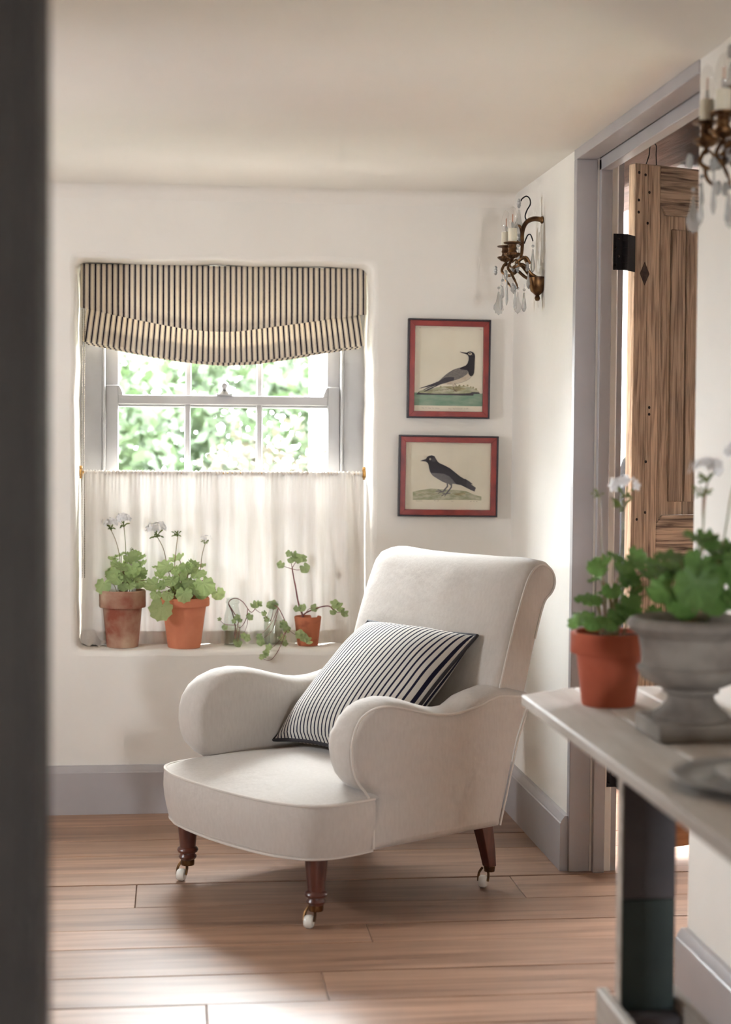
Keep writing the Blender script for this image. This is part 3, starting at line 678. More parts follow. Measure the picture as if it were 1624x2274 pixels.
def circle(x, y, r, n=14, sx=1, sy=1): return [(x + r * sx * math.cos(2 * math.pi * k / n), y + r * sy * math.sin(2 * math.pi * k / n)) for k in range(n)]
def tern(add, stroke, script):
    add('sea', [(200, 1352), (1360, 1352), (1360, 1562), (200, 1562)], INK_SEA)
    add('rock', [(245, 1385), (290, 1335), (330, 1310), (450, 1300), (600, 1258), (720, 1240), (900, 1236), (1050, 1228), (1180, 1262), (1260, 1285), (1312, 1325), (1180, 1350), (1000, 1362), (600, 1368), (300, 1362)], INK_MOSS)
    add('rock_top', [(690, 1250), (800, 1238), (960, 1240), (1060, 1262), (1095, 1280), (1020, 1300), (960, 1320), (900, 1325), (860, 1295), (780, 1275)], INK_OLIVE)
    add('rock_edge', [(245, 1385), (285, 1345), (320, 1358), (600, 1365), (1000, 1358), (1150, 1348), (1180, 1328), (1300, 1330), (1316, 1355), (1215, 1358), (1205, 1386), (1000, 1388), (500, 1386)], INK_SOFT)
    for x, y in ((970, 1225), (1040, 1230), (1105, 1222), (1160, 1250), (1200, 1255), (1250, 1278), (655, 1250)): add('tuft', circle(x, y, 17, 9), INK_OLIVE)
    for k in range(5): stroke('rock_line', [(380 + 90 * k, 1335 - 9 * k), (440 + 90 * k, 1318 - 9 * k), (520 + 90 * k, 1322 - 8 * k)], 2.2, INK_BROWN)
    add('belly', [(1110, 1012), (1125, 1035), (1168, 1070), (1140, 1105), (1080, 1145), (1000, 1175), (920, 1195), (850, 1206), (760, 1206), (690, 1200), (800, 1160), (960, 1110), (1050, 1060)], INK_CREAM)
    stroke('belly_line', [(1168, 1070), (1140, 1105), (1080, 1145), (1000, 1175), (920, 1195), (850, 1206), (760, 1206)], 2, INK_GREY)
    add('thigh', [(850, 1200), (880, 1165), (905, 1190), (880, 1250), (850, 1250)], INK_CREAM)
    stroke('leg', [(885, 1190), (905, 1215), (920, 1240)], 5, INK_BROWN); stroke('leg', [(860, 1240), (880, 1290), (905, 1325)], 5, INK_BROWN)
    for q in ((870, 1330), (930, 1330), (940, 1300)): stroke('toe', [(890, 1295), q], 4, INK_BROWN)
    add('wing', [(975, 928), (985, 956), (1090, 962), (1112, 985), (1108, 1015), (1080, 1045), (1030, 1080), (960, 1115), (880, 1142), (800, 1165), (720, 1192), (640, 1214), (600, 1222), (560, 1210), (590, 1180), (640, 1140), (700, 1080), (780, 1015), (870, 960)], INK_GREY)
    add('primaries', [(880, 1090), (870, 1142), (720, 1192), (600, 1226), (530, 1240), (560, 1200), (640, 1150), (720, 1098), (800, 1085)], INK_SOFT)
    add('tail', [(600, 1165), (520, 1203), (400, 1245), (290, 1285), (330, 1280), (470, 1248), (560, 1225), (640, 1200)], INK_SOFT)
    add('tail', [(560, 1215), (430, 1268), (340, 1318), (380, 1306), (480, 1262), (600, 1220)], INK_SOFT)
    add('tail', [(620, 1208), (520, 1258), (440, 1292), (365, 1342), (440, 1315), (560, 1255), (650, 1212)], INK_SOFT)
    add('hood', [(960, 668), (1085, 680), (1110, 662), (1150, 657), (1190, 672), (1215, 700), (1222, 740), (1218, 850), (1215, 950), (1210, 1010), (1195, 1050), (1165, 1072), (1140, 1060), (1118, 1030), (1110, 985), (1090, 966), (1040, 962), (985, 958), (965, 935), (1020, 912), (1070, 890), (1098, 855), (1115, 800), (1115, 750), (1095, 715), (1060, 702), (1000, 685)], INK)
    add('eye_patch', circle(1138, 698, 28, 12, 1.1, 0.85), INK_CREAM); add('eye', circle(1136, 692, 12), INK); add('ear_spot', circle(1182, 718, 7), INK_ASH)
    script(340, 640, 1606, 9, 1); script(790, 1140, 1608, 9, 2); script(285, 315, 288, 5, 3); script(1300, 1345, 298, 5, 4); script(775, 800, 266, 4, 5)
framed_print('upright print of a black-headed seabird on a green shore in a red and black frame', 0.931, 1.504, 0.284, 0.337, R(0.4), tern, 0.000206, 785, 955, 0)
def crow(add, stroke, script):
    add('ground', [(285, 1055), (285, 935), (400, 910), (560, 886), (700, 895), (850, 900), (960, 905), (1080, 920), (1180, 965), (1300, 995), (1300, 1052), (1100, 1046), (800, 1050), (500, 1052)], INK_MOSS)
    for k in range(6): stroke('ground_line', [(330 + 130 * k, 960 + 8 * (k % 3)), (400 + 130 * k, 948 + 12 * (k % 2)), (470 + 130 * k, 975)], 3, INK_OLIVE)
    add('ground_shadow', [(880, 970), (960, 950), (1065, 935), (1060, 965), (1000, 985), (930, 980)], INK_OLIVE)
    for top, knee, foot, toes in (((790, 800), (795, 850), (725, 935), ((620, 925), (650, 900), (655, 955), (770, 915))), ((855, 810), (850, 865), (775, 965), ((705, 995), (720, 955), (755, 1000), (840, 950)))):
        stroke('leg', [top, knee, ((knee[0] + foot[0]) / 2, (knee[1] + foot[1]) / 2), foot], 11, INK_ASH)
        for q in toes: stroke('toe', [foot, ((foot[0] + q[0]) / 2, (foot[1] + q[1]) / 2 - 6), q], 6, INK_ASH)
    add('tail', [(1050, 735), (1110, 772), (1165, 812), (1140, 817), (1214, 868), (1196, 922), (1150, 905), (1050, 858), (980, 820)], INK_SOFT)
    add('body', [(385, 487), (470, 455), (490, 425), (520, 407), (560, 403), (595, 415), (615, 450), (640, 490), (670, 515), (750, 548), (830, 590), (900, 645), (980, 705), (1080, 760), (1070, 865), (990, 830), (920, 818), (880, 765), (820, 705), (740, 670), (650, 660), (560, 662), (535, 650), (520, 600), (510, 545), (500, 520), (470, 495)], INK)
    add('belly', [(538, 658), (650, 660), (740, 670), (820, 705), (880, 765), (918, 815), (872, 812), (840, 840), (810, 815), (775, 805), (720, 785), (640, 740), (575, 700)], INK_ASH)
    add('nape', [(580, 430), (600, 430), (620, 470), (600, 495), (560, 490), (548, 470)], INK_SOFT)
    add('bill', [(385, 487), (470, 456), (480, 480), (470, 495)], INK_SOFT)
    add('eye_ring', circle(531, 457, 14), PAPER); add('eye', circle(531, 457, 8), INK)
    script(330, 440, 1068, 6, 6); script(600, 675, 1068, 7, 7); script(855, 915, 1068, 7, 8); script(1130, 1245, 1066, 6, 9)
framed_print('wide print of a grey-bellied black crow in a red and black frame', 0.932, 1.139, 0.343, 0.277, R(0.5), crow, 0.000234, 800, 703, 0)

# ================================================================= CRYSTAL WALL SCONCES
def sconce(label, y0, dz):
    """local: wall plane at x = 0, room towards -x, y along the wall"""
    root = thing('wall_sconce', label, 'wall light', (XR, y0, dz), 0, 'crystal wall sconces')
    def bld(b, name, mat, parent=root, **kw): return b.build(name, mat, parent, **kw)
    # bell-shaped lower mount with a finial
    b = B(); b.lathe([(0, 1.700), (0.006, 1.702), (0.009, 1.710), (0.006, 1.718), (0.010, 1.722), (0.022, 1.732), (0.027, 1.750), (0.030, 1.774), (0.027, 1.776), (0, 1.776)], (-0.016, 0, 0), 20)
    bld(b, 'wall_mount', BRASS)
    # scrolled back stem and lower arms
    b = B()
    b.tube(smooth_path([(0.0, 0, 1.955), (-0.03, 0, 1.958), (-0.055, 0, 1.945), (-0.066, 0, 1.915), (-0.066, 0, 1.875), (-0.07, 0, 1.84), (-0.085, 0, 1.812)]), [0.0085 - 0.00012 * k for k in range(37)], 8)
    b.ball((-0.004, 0, 1.955), 0.012, 10, 6, (0.6, 1, 1))
    b.tube(smooth_path([(-0.066, 0, 1.90), (-0.072, 0, 1.93), (-0.085, 0, 1.935), (-0.09, 0, 1.92)]), 0.005, 6)
    b.tube(smooth_path([(-0.068, 0, 1.875), (-0.09, 0.012, 1.892), (-0.11, 0.02, 1.88)]), 0.004, 6); b.tube(smooth_path([(-0.085, 0, 1.82), (-0.06, -0.02, 1.835), (-0.045, -0.02, 1.815)]), 0.005, 6)
    b.tube(smooth_path([(-0.085, 0, 1.82), (-0.06, 0.02, 1.84), (-0.045, 0.02, 1.82)]), 0.005, 6)
    for sy in (-1, 1):
        b.tube(smooth_path([(-0.016, 0.006 * sy, 1.772), (-0.04, 0.014 * sy, 1.785), (-0.065, 0.012 * sy, 1.812), (-0.088, 0.004 * sy, 1.808), (-0.096, 0, 1.80)]), 0.0055, 8)
    b.tube(smooth_path([(-0.016, 0, 1.77), (-0.05, 0, 1.772), (-0.085, 0, 1.80)]), 0.005, 8)
    bld(b, 'back_stem', BRASS)
    b = B(); b.tube(smooth_path([(-0.052, 0, 1.95), (-0.058, 0, 1.965), (-0.052, 0, 1.985), (-0.042, 0, 2.003), (-0.044, 0, 2.02), (-0.055, 0, 2.028), (-0.068, 0, 2.020), (-0.072, 0, 2.012)]), 0.0022, 6)
    b.tube(smooth_path([(-0.06, 0, 1.88), (-0.05, 0, 1.905), (-0.04, 0, 1.908), (-0.032, 0, 1.888)]), 0.002, 6); bld(b, 'wire_hook', IRON)
    # two arms, each with drip pan, sleeve and candle bulb
    for sy in (-1, 1):
        ax, ay, az = -0.108, 0.05 * sy, 1.873
        b = B(); b.tube(smooth_path([(-0.08, 0, 1.808), (-0.088, 0.016 * sy, 1.790), (-0.102, 0.034 * sy, 1.782), (-0.120, 0.048 * sy, 1.795), (-0.116, 0.052 * sy, 1.812), (ax, ay, 1.824), (ax, ay, 1.835)]), 0.0045, 8)
        b.tube(smooth_path([(-0.112, 0.045 * sy, 1.788), (-0.105, 0.055 * sy, 1.768), (-0.092, 0.045 * sy, 1.748), (-0.088, 0.04 * sy, 1.735)]), [0.004] * 10 + [0.003] * 5 + [0.0015] * 4, 6)
        b.tube(smooth_path([(ax, ay, 1.815), (-0.098, 0.06 * sy, 1.822), (-0.088, 0.058 * sy, 1.808), (-0.096, 0.05 * sy, 1.80)]), 0.003, 6)
        arm = bld(b, 'arm', BRASS)
        b = B(); prof = [(0.0, az - 0.048), (0.008, az - 0.046), (0.012, az - 0.042), (0.025, az - 0.036), (0.027, az - 0.030), (0.015, az - 0.028), (0.012, az - 0.020), (0.0145, az - 0.014), (0.0125, az - 0.008), (0.013, az - 0.002), (0.027, az + 0.001), (0.028, az + 0.004), (0.014, az + 0.003), (0, az + 0.003)]
        b.lathe(prof, (ax, ay, 0), 24)
        for k in range(16):
            t = 2 * math.pi * k / 16; b.tube([(ax + 0.013 * math.cos(t), ay + 0.013 * math.sin(t), az - 0.043), (ax + 0.0268 * math.cos(t), ay + 0.0268 * math.sin(t), az - 0.032)], 0.0018, 5)
        bld(b, 'drip_pan', BRASS, arm)
        b = B(); b.lathe([(0, az + 0.003), (0.0145, az + 0.003), (0.0145, az + 0.047), (0.011, az + 0.048), (0, az + 0.046)], (ax, ay, 0), 20); bld(b, 'candle_sleeve', CANDLE, arm)
        z = az + 0.047
        b = B(); b.lathe([(0.0085, z), (0.012, z + 0.007), (0.0165, z + 0.022), (0.0165, z + 0.032), (0.013, z + 0.050), (0.007, z + 0.064), (0.0, z + 0.070)], (ax, ay, 0), 18); bu = bld(b, 'bulb', BULB, arm)
        b = B(); b.lathe([(0, z), (0.003, z), (0.0045, z + 0.014), (0.003, z + 0.02), (0, z + 0.022)], (ax, ay, 0), 10); bld(b, 'glass_mount', CRYSTAL, bu)
        b = B(); b.tube([(ax, ay - 0.004, z + 0.018), (ax, ay - 0.004, z + 0.044)], 0.0007, 5); b.tube([(ax, ay + 0.004, z + 0.018), (ax, ay + 0.004, z + 0.044)], 0.0007, 5); bld(b, 'filament', FILAMENT, bu)
    # glass rosettes and pendants
    def rosette(c, r=0.011):
        b = B(); r *= 1.25; b.ball(c, r * 0.4, 8, 5)
        for k in range(8):
            t = 2 * math.pi * k / 8; b.ball((c[0], c[1] + r * 0.75 * math.cos(t), c[2] + r * 0.75 * math.sin(t)), r * 0.36, 6, 4)
        bld(b, 'glass_rosette', CRYSTAL)
    def drop(c, L, w):
        b = B(); x, y, z = c
        b.lathe([(0, z), (w * 0.35, z - 0.004), (w * 0.45, z - L * 0.25), (w * 0.9, z - L * 0.62), (w, z - L * 0.8), (w * 0.55, z - L * 0.94), (0, z - L)], (x, y, 0), 6)
        b.ball((x, y, z + 0.008), 0.005, 6, 4); b.tube([(x, y, z + 0.025), (x, y, z)], 0.0006, 4); bld(b, 'crystal_drop', CRYSTAL, sharp=20)
    def plaque(c, L, w):
        # flat pear-shaped cut plate with a notched lower edge
        b = B(); x, y, z = c
        pts = [(0.15 * w, 0), (0.3 * w, -0.2 * L), (0.5 * w, -0.42 * L), (0.95 * w, -0.6 * L), (1.0 * w, -0.76 * L), (0.75 * w, -0.82 * L), (0.68 * w, -0.92 * L), (0.3 * w, -0.93 * L), (0, -L)]
        pts = pts + [(-p[0], p[1]) for p in pts[-2::-1]]
        b.prism(pts, lambda p, k: (x + p[0] * 0.8, y + p[0] * 0.6 + 0.004 * (k - 0.5), z + p[1])); b.tube([(x, y, z + 0.02), (x, y, z)], 0.0006, 4)
        b.ball((x, y, z + 0.012), 0.005, 6, 4); bld(b, 'crystal_plaque', CRYSTAL, bevel=0.0015)
    for c in ((-0.078, 0, 2.005), (-0.085, -0.02, 1.80), (-0.055, -0.025, 1.805), (-0.098, 0, 1.79), (-0.14, 0.055, 1.80), (-0.09, 0.03, 1.745), (-0.13, -0.06, 1.775), (-0.07, 0.03, 1.90), (-0.10, -0.045, 1.732)): rosette(c)
    plaque((-0.078, 0, 1.985), 0.085, 0.026); plaque((-0.125, 0.075, 1.735), 0.075, 0.024); plaque((-0.085, -0.03, 1.725), 0.068, 0.018)
    for c, L, w in (((-0.125, -0.05, 1.765), 0.085, 0.006), ((-0.128, 0.02, 1.74), 0.07, 0.006), ((-0.10, -0.06, 1.725), 0.06, 0.007), ((-0.065, -0.03, 1.725), 0.062, 0.008), ((-0.078, 0.0, 1.865), 0.055, 0.007), ((-0.032, 0, 1.865), 0.075, 0.008), ((-0.05, -0.02, 1.79), 0.05, 0.006), ((-0.04, 0.02, 1.79), 0.05, 0.007), ((-0.12, 0.04, 1.76), 0.05, 0.006), ((-0.075, 0.04, 1.86), 0.05, 0.007)): drop(c, L, w)
sconce('brass and crystal two-candle wall sconce in the corner beside the pictures', -0.45, 0.0)
sconce('blurred brass and crystal wall sconce above the table plants', -2.45, 0.010)

# ================================================================= ARMCHAIR
def armchair():
    root = thing('armchair', 'cream linen armchair with rolled back and turned castored legs', 'armchair', (0.187, -1.149, 0), R(-56.9))
    def offset(poly, d):
        n = len(poly); out = []
        ar = sum(poly[i][0] * poly[(i + 1) % n][1] - poly[(i + 1) % n][0] * poly[i][1] for i in range(n))
        sg = 1 if ar > 0 else -1
        for i in range(n):
            a, p, c = Vector(poly[i - 1]), Vector(poly[i]), Vector(poly[(i + 1) % n])
            t1 = (p - a).normalized(); t2 = (c - p).normalized(); nn = Vector((-(t1.y + t2.y), t1.x + t2.x))
            nn = nn.normalized() if nn.length > 1e-6 else Vector((0, 0))
            out.append((p.x + sg * nn.x * d, p.y + sg * nn.y * d))
        return out
    def dense(poly, step=0.02):
        out = []
        for p, q in zip(poly, poly[1:] + poly[:1]):
            m = max(1, round(math.dist(p, q) / step)); out += [(p[0] + (q[0] - p[0]) * i / m, p[1] + (q[1] - p[1]) * i / m) for i in range(m)]
        return out
    def slab(name, poly, rings, mat=LINEN, extra=None):
        b = B(); poly = dense(poly); n = len(poly); vs = []; fs = []
        for x, d in rings:
            for p, q in zip(offset(poly, d), poly):
                dd = extra(x, q) if extra else (0, 0)
                vs.append((x, p[0] + dd[0], p[1] + dd[1]))
        for i in range(len(rings) - 1): fs += [(i * n + k, i * n + (k + 1) % n, (i + 1) * n + (k + 1) % n, (i + 1) * n + k) for k in range(n)]
        for i in (0, len(rings) - 1):
            tr = tessellate_polygon([[Vector((vs[i * n + k][1], vs[i * n + k][2], 0)) for k in range(n)]])
            fs += [tuple(i * n + q for q in t) for t in tr]
        b.add(vs, fs); return b.build(name, mat, root, sharp=60)
    # ---- arms, scrolled at the front and dipping towards the back
    armp = [(0.152, 0.188), (0.150, 0.25), (0.148, 0.30), (0.125, 0.332), (0.095, 0.350), (0.066, 0.366), (0.044, 0.388), (0.030, 0.42), (0.024, 0.455), (0.026, 0.49), (0.036, 0.522), (0.058, 0.552), (0.09, 0.574), (0.13, 0.587), (0.175, 0.591), (0.22, 0.586),
            (0.27, 0.574), (0.32, 0.560), (0.37, 0.548), (0.42, 0.542), (0.47, 0.543), (0.52, 0.551), (0.565, 0.562), (0.60, 0.568), (0.66, 0.566), (0.742, 0.545), (0.715, 0.49), (0.687, 0.426), (0.665, 0.35), (0.645, 0.279), (0.620, 0.188)]
    ring = [(0.366, 0.020), (0.363, 0.010), (0.355, 0.003), (0.342, -0.002), (0.325, -0.007), (0.305, -0.009), (0.285, -0.007), (0.268, -0.001), (0.256, 0.008), (0.250, 0.020)]
    for sg in (1, -1):
        rg = [(x * sg, d) for x, d in ring]
        if sg > 0: prof = [(y + 0.062 * max(0, 1 - max(0, y - 0.05) / 0.4) * (1 if z > 0.33 else max(0, (z - 0.28) / 0.05)), z - (0.018 if z > 0.5 and y < 0.5 else 0)) for y, z in armp]
        else: prof = armp
        a = slab('arm', prof, rg)
        path = [(sg * 0.3645, p[0], p[1]) for p in offset(dense(armp[1:25], 0.02)[:-30], 0.0)]
        pp = smooth_path([(sg * 0.365, y, z) for y, z in [(0.158, 0.195), (0.157, 0.26), (0.155, 0.305), (0.13, 0.345), (0.108, 0.37), (0.092, 0.40), (0.084, 0.435), (0.084, 0.475), (0.094, 0.51), (0.115, 0.54), (0.15, 0.558), (0.19, 0.563), (0.24, 0.556), (0.30, 0.541), (0.36, 0.527), (0.42, 0.521), (0.47, 0.523), (0.53, 0.533), (0.58, 0.546), (0.62, 0.552), (0.74, 0.538)]], 4)
        b = B(); b.tube(pp, 0.0035, 6); b.build('piping', LINEN_PIPE, a)
        b = B(); b.tube([(sg * 0.364, 0.618, 0.192), (sg * 0.364, 0.643, 0.279), (sg * 0.364, 0.685, 0.426), (sg * 0.364, 0.738, 0.54)], 0.003, 6); b.build('piping', LINEN_PIPE, a)
    # ---- rolled back
    bp = [(0.55, 0.33), (0.585, 0.44), (0.622, 0.56), (0.650, 0.65), (0.676, 0.73), (0.702, 0.80), (0.724, 0.852), (0.742, 0.885), (0.765, 0.908), (0.795, 0.918), (0.825, 0.913), (0.850, 0.895), (0.864, 0.868), (0.862, 0.840), (0.846, 0.816),
          (0.822, 0.796), (0.803, 0.75), (0.785, 0.695), (0.742, 0.545), (0.690, 0.43), (0.648, 0.28), (0.624, 0.19), (0.56, 0.20)]
    def bulge(x, q):
        t = 1 - (x / 0.34) ** 2
        front = q[0] < 0.45 + 0.36 * q[1] and q[1] > 0.34
        hump = 0.010 * (math.exp(-((x + 0.25) / 0.09) ** 2) + 0.4 * math.exp(-((x - 0.27) / 0.08) ** 2)) if q[1] > 0.86 else 0
        wr = 0.0025 * noise.noise(Vector((x * 9, q[0] * 9, q[1] * 9)))
        return ((-0.022 * t if front else 0) + wr, hump + wr)
    rg = [(-0.338, 0.022), (-0.336, 0.012), (-0.330, 0.004), (-0.315, 0.0), (-0.28, -0.003)] + [(-0.24 + 0.06 * k, -0.004) for k in range(9)] + [(0.28, -0.003), (0.315, 0.0), (0.330, 0.004), (0.336, 0.012), (0.338, 0.022)]
    bk = slab('backrest', bp, rg, extra=bulge)
    for sg in (1, -1):
        q = offset(bp, 0.012)
        b = B(); b.tube(smooth_path([(sg * 0.337, p[0], p[1]) for p in q[2:18]], 4), 0.0035, 6); b.build('piping', LINEN_PIPE, bk)
    # ---- seat and its border
    half = [(0.368, 0.16), (0.371, 0.10), (0.370, 0.06), (0.362, 0.015), (0.344, -0.020), (0.314, -0.045), (0.272, -0.063), (0.22, -0.079), (0.14, -0.089), (0.07, -0.094), (0, -0.096)]
    front = half + [(-x, y) for x, y in half[-2::-1]]
    loop = front + [(-0.33, 0.30), (-0.33, 0.45), (-0.32, 0.62), (-0.16, 0.64), (0, 0.64), (0.16, 0.64), (0.32, 0.62), (0.33, 0.45), (0.33, 0.30)]
    loop = [(p.x, p.y) for p in smooth_path([(x, y, 0) for x, y in loop + loop[:1]], 3)][:-1]
    n = len(loop); b = B(); vs = []; fs = []; cx, cyy = 0.0, 0.27; lev = [1.0, 0.985, 0.95, 0.88, 0.78, 0.64, 0.48, 0.32, 0.16]
    for s in lev:
        for x, y in loop:
            z = 0.3255 + 0.047 * (1 - s ** 3.2) + 0.002 * noise.noise(Vector((x * 8 * s, y * 8 * s, 2))) * (1 - s)
            vs.append((cx + (x - cx) * s, cyy + (y - cyy) * s, z))
    vs.append((cx, cyy, 0.3725))
    for i in range(len(lev) - 1): fs += [(i * n + k, i * n + (k + 1) % n, (i + 1) * n + (k + 1) % n, (i + 1) * n + k) for k in range(n)]
    fs += [((len(lev) - 1) * n + k, (len(lev) - 1) * n + (k + 1) % n, len(vs) - 1) for k in range(n)]
    b.add(vs, fs); seat = b.build('seat', LINEN, root, sharp=0)
    fr = [(p.x, p.y) for p in smooth_path([(x, y, 0) for x, y in front], 3)]
    b = B(); b.tube([(x, y, 0.3265) for x, y in fr], 0.0042, 6); b.build('piping', LINEN_PIPE, seat)
    b = B(); m = len(fr)
    zl = [0.3255, 0.31, 0.28, 0.25, 0.22, 0.20, 0.188]; ins = [0.0, -0.003, -0.004, -0.001, 0.005, 0.010, 0.014]
    vs = []; fs = []
    for z, d in zip(zl, ins):
        for k, (x, y) in enumerate(fr):
            g = Vector((x * 0.8, y - 0.25, 0)).normalized(); w = 0.0018 * noise.noise(Vector((x * 22, y * 22, z * 6)))
            dip = -0.006 * math.cos(x * 4.0) if z < 0.21 else 0
            vs.append((x - g.x * (d + w), y - g.y * (d + w), z + dip))
    for i in range(len(zl) - 1): fs += [(i * m + k, i * m + k + 1, (i + 1) * m + k + 1, (i + 1) * m + k) for k in range(m - 1)]
    b.add(vs, fs); bd = b.build('seat_border', LINEN, root, sharp=0)
    b = B(); b.tube([(v[0], v[1], v[2]) for v in vs[-m:]], 0.0035, 6); b.build('hem_piping', LINEN_PIPE, bd)
    b = B(); b.add([(x * 0.97, y * 0.97 + 0.005, 0.192) for x, y in fr] + [(-0.34, 0.61, 0.192), (0.34, 0.61, 0.192)], [tuple(range(m + 2))]); b.build('underside', LINEN, root)
    # ---- legs
    def castor(leg, c, r=0.0175):
        x, y = c
        M = Matrix.Rotation(R(90), 3, 'Y')
        b = B(); b.lathe([(0, -0.011), (r * 0.8, -0.011), (r, -0.006), (r, 0.006), (r * 0.8, 0.011), (0, 0.011)], (x, y, r), 20, 0, Matrix.Rotation(R(35), 3, 'Z') @ M); b.build('castor_wheel', CERAMIC, leg)
        b = B(); g = Matrix.Rotation(R(35), 3, 'Z')
        for sx in (-1, 1):
            b.tube(smooth_path([tuple(Vector((x, y, 0)) + g @ Vector((0.0135 * sx, 0, r))), tuple(Vector((x, y, 0)) + g @ Vector((0.0135 * sx, 0.010, r + 0.020))), tuple(Vector((x, y, 0)) + g @ Vector((0.005 * sx, 0.018, 0.052)))], 4), 0.0038, 6)
        b.build('castor_fork', BRASS, leg)
    dx, dy = 0.010, 0.015
    for sx in (-1, 1):
        x, y = sx * 0.297 + dx, dy
        b = B(); b.lathe([(0, 0.048), (0.016, 0.048), (0.019, 0.054), (0.0195, 0.062), (0.024, 0.066), (0.026, 0.071), (0.022, 0.077), (0.021, 0.081), (0.028, 0.084), (0.0305, 0.090), (0.028, 0.096), (0.0225, 0.099), (0.0235, 0.11), (0.0255, 0.13), (0.0285, 0.16), (0.031, 0.19), (0.0335, 0.215), (0.030, 0.235), (0, 0.235)], (x, y, 0), 24)
        lg = b.build('leg', DARKWOOD, root)
        b = B(); b.lathe([(0.0185, 0.046), (0.0195, 0.05), (0.0195, 0.066), (0.017, 0.068)], (x, y, 0), 20); b.build('brass_cup', BRASS, lg)
        castor(lg, (sx * 0.297, 0.0))
        # square sabre rear leg
        x, y = sx * 0.287 + dx, 0.616 + dy
        prof = [(0.060, 0.014, 0.012), (0.10, 0.0165, 0.004), (0.15, 0.0195, -0.008), (0.20, 0.022, -0.022), (0.25, 0.023, -0.036)]
        b = B(); vs = []; fs = []
        for z, h, o in prof: vs += [(x - h, y + o - h, z), (x + h, y + o - h, z), (x + h, y + o + h, z), (x - h, y + o + h, z)]
        for i in range(len(prof) - 1): fs += [(i * 4 + k, i * 4 + (k + 1) % 4, i * 4 + 4 + (k + 1) % 4, i * 4 + 4 + k) for k in range(4)]
        fs += [(3, 2, 1, 0), tuple(range(len(vs) - 4, len(vs)))]; b.add(vs, fs); lg = b.build('leg', DARKWOOD, root, bevel=0.002, sharp=50)
        b = B(); b.lathe([(0, 0.046), (0.015, 0.046), (0.017, 0.062), (0, 0.062)], (x, y + 0.012, 0), 16); b.build('brass_cup', BRASS, lg)
        castor(lg, (x - dx, y + 0.012 - dy))
    return root
CHAIR = armchair()

# ================================================================= CUSHION
def cushion():
    a = R(-56.9); O = Vector((0.187, -1.149, 0)); u = Vector((math.cos(a), math.sin(a), 0)); v = Vector((-math.sin(a), math.cos(a), 0))
    W = lambda x, y, z: O + u * x + v * y + Vector((0, 0, z))
    Tc, Lc = Vector((-0.235, 0.625, 0.712)), Vector((-0.245, 0.285, 0.392))
    ex = Vector((1, 0, 0)); ey = (Tc - Lc).normalized(); ez = ex.cross(ey)
    c = (Tc + Lc) / 2 + ex * 0.238 + Vector((0, -0.0, 0)); hs = 0.24
    root = thing('cushion', 'square navy and white striped cushion with dark piping in the armchair', 'cushion', W(*c))
    def P(p, q, s):
        # p, q in -1..1; corners pulled out, sides drawn in
        pin = 1 - 0.075 * (1 - q * q) * abs(p) ** 3; qin = 1 - 0.075 * (1 - p * p) * abs(q) ** 3
        th = 0.088 * ((1 - abs(p) ** 2.6) * (1 - abs(q) ** 2.6)) ** 0.55
        wr = 0.004 * noise.noise(Vector((p * 2.2, q * 2.2, s * 3)))
        l = ex * (p * hs * pin) + ey * (q * hs * qin) + ez * (s * (th + wr * min(1, th * 40)))
        l = l + ez * (-0.012 * (p * p))
        return u * l.x + v * l.y + Vector((0, 0, l.z))
    for s in (1, -1):
        b = B(); b.grid(lambda i, j: P(2 * i - 1, 2 * j - 1, s), 36, 36, 0, lambda i, j: (i * 0.476, j * 0.476)); b.build('cover', TICK2, root, sharp=0)
    edge = []
    for k in range(24): edge.append((-1 + 2 * k / 24, -1))
    for k in range(24): edge.append((1, -1 + 2 * k / 24))
    for k in range(24): edge.append((1 - 2 * k / 24, 1))
    for k in range(24): edge.append((-1, 1 - 2 * k / 24))
    b = B(); b.tube([P(p, q, 1) for p, q in edge], 0.0055, 7, closed=True); b.build('piping', CUSH_PIPE, root, sharp=0)
cushion()

# ================================================================= PLANTS
def leaf_mesh(name, mat, seed, lobes=9, notch=0.55, cup=0.22, seg=26):
    """round scalloped pelargonium leaf, stalk joins at the origin, blade spreads towards +y; unit radius"""
    rs = random.Random(seed); b = B(); vs = [(0, 0, 0)]; fs = []
    for ring, k in ((0.35, 0.12), (0.7, 0.45), (1.0, 1.0)):
        for i in range(seg):
            t = 2 * math.pi * i / seg - math.pi / 2
            d = abs(((t + math.pi / 2 + math.pi) % (2 * math.pi)) - math.pi)
            r = ring * (1 - notch * math.exp(-(d / 0.24) ** 2)) * (1 + 0.09 * math.cos(lobes * (t - math.pi / 2)) * ring + 0.03 * rs.uniform(-1, 1) * ring)
            x, y = r * math.cos(t), r * math.sin(t) + 0.25 * ring
            z = cup * (x * x + (y - 0.1) ** 2) * 0.8 + 0.13 * math.cos(lobes * (t - math.pi / 2)) * ring * ring + 0.09 * rs.uniform(-1, 1) * ring
            vs.append((x, y, z))
    for i in range(seg):
        j = (i + 1) % seg; fs.append((0, 1 + i, 1 + j))
        for q in range(2): fs.append((1 + q * seg + i, 1 + (q + 1) * seg + i, 1 + (q + 1) * seg + j, 1 + q * seg + j))
    b.add(vs, fs); return b.mesh(name, mat, 0)
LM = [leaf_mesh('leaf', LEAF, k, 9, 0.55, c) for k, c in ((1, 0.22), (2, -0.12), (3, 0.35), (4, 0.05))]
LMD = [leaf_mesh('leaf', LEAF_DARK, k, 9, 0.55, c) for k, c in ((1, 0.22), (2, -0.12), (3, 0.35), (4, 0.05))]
LMI = [leaf_mesh('leaf', LEAF_IVY, k, 5, 0.5, c) for k, c in ((5, 0.3), (6, -0.3), (7, 0.6))]

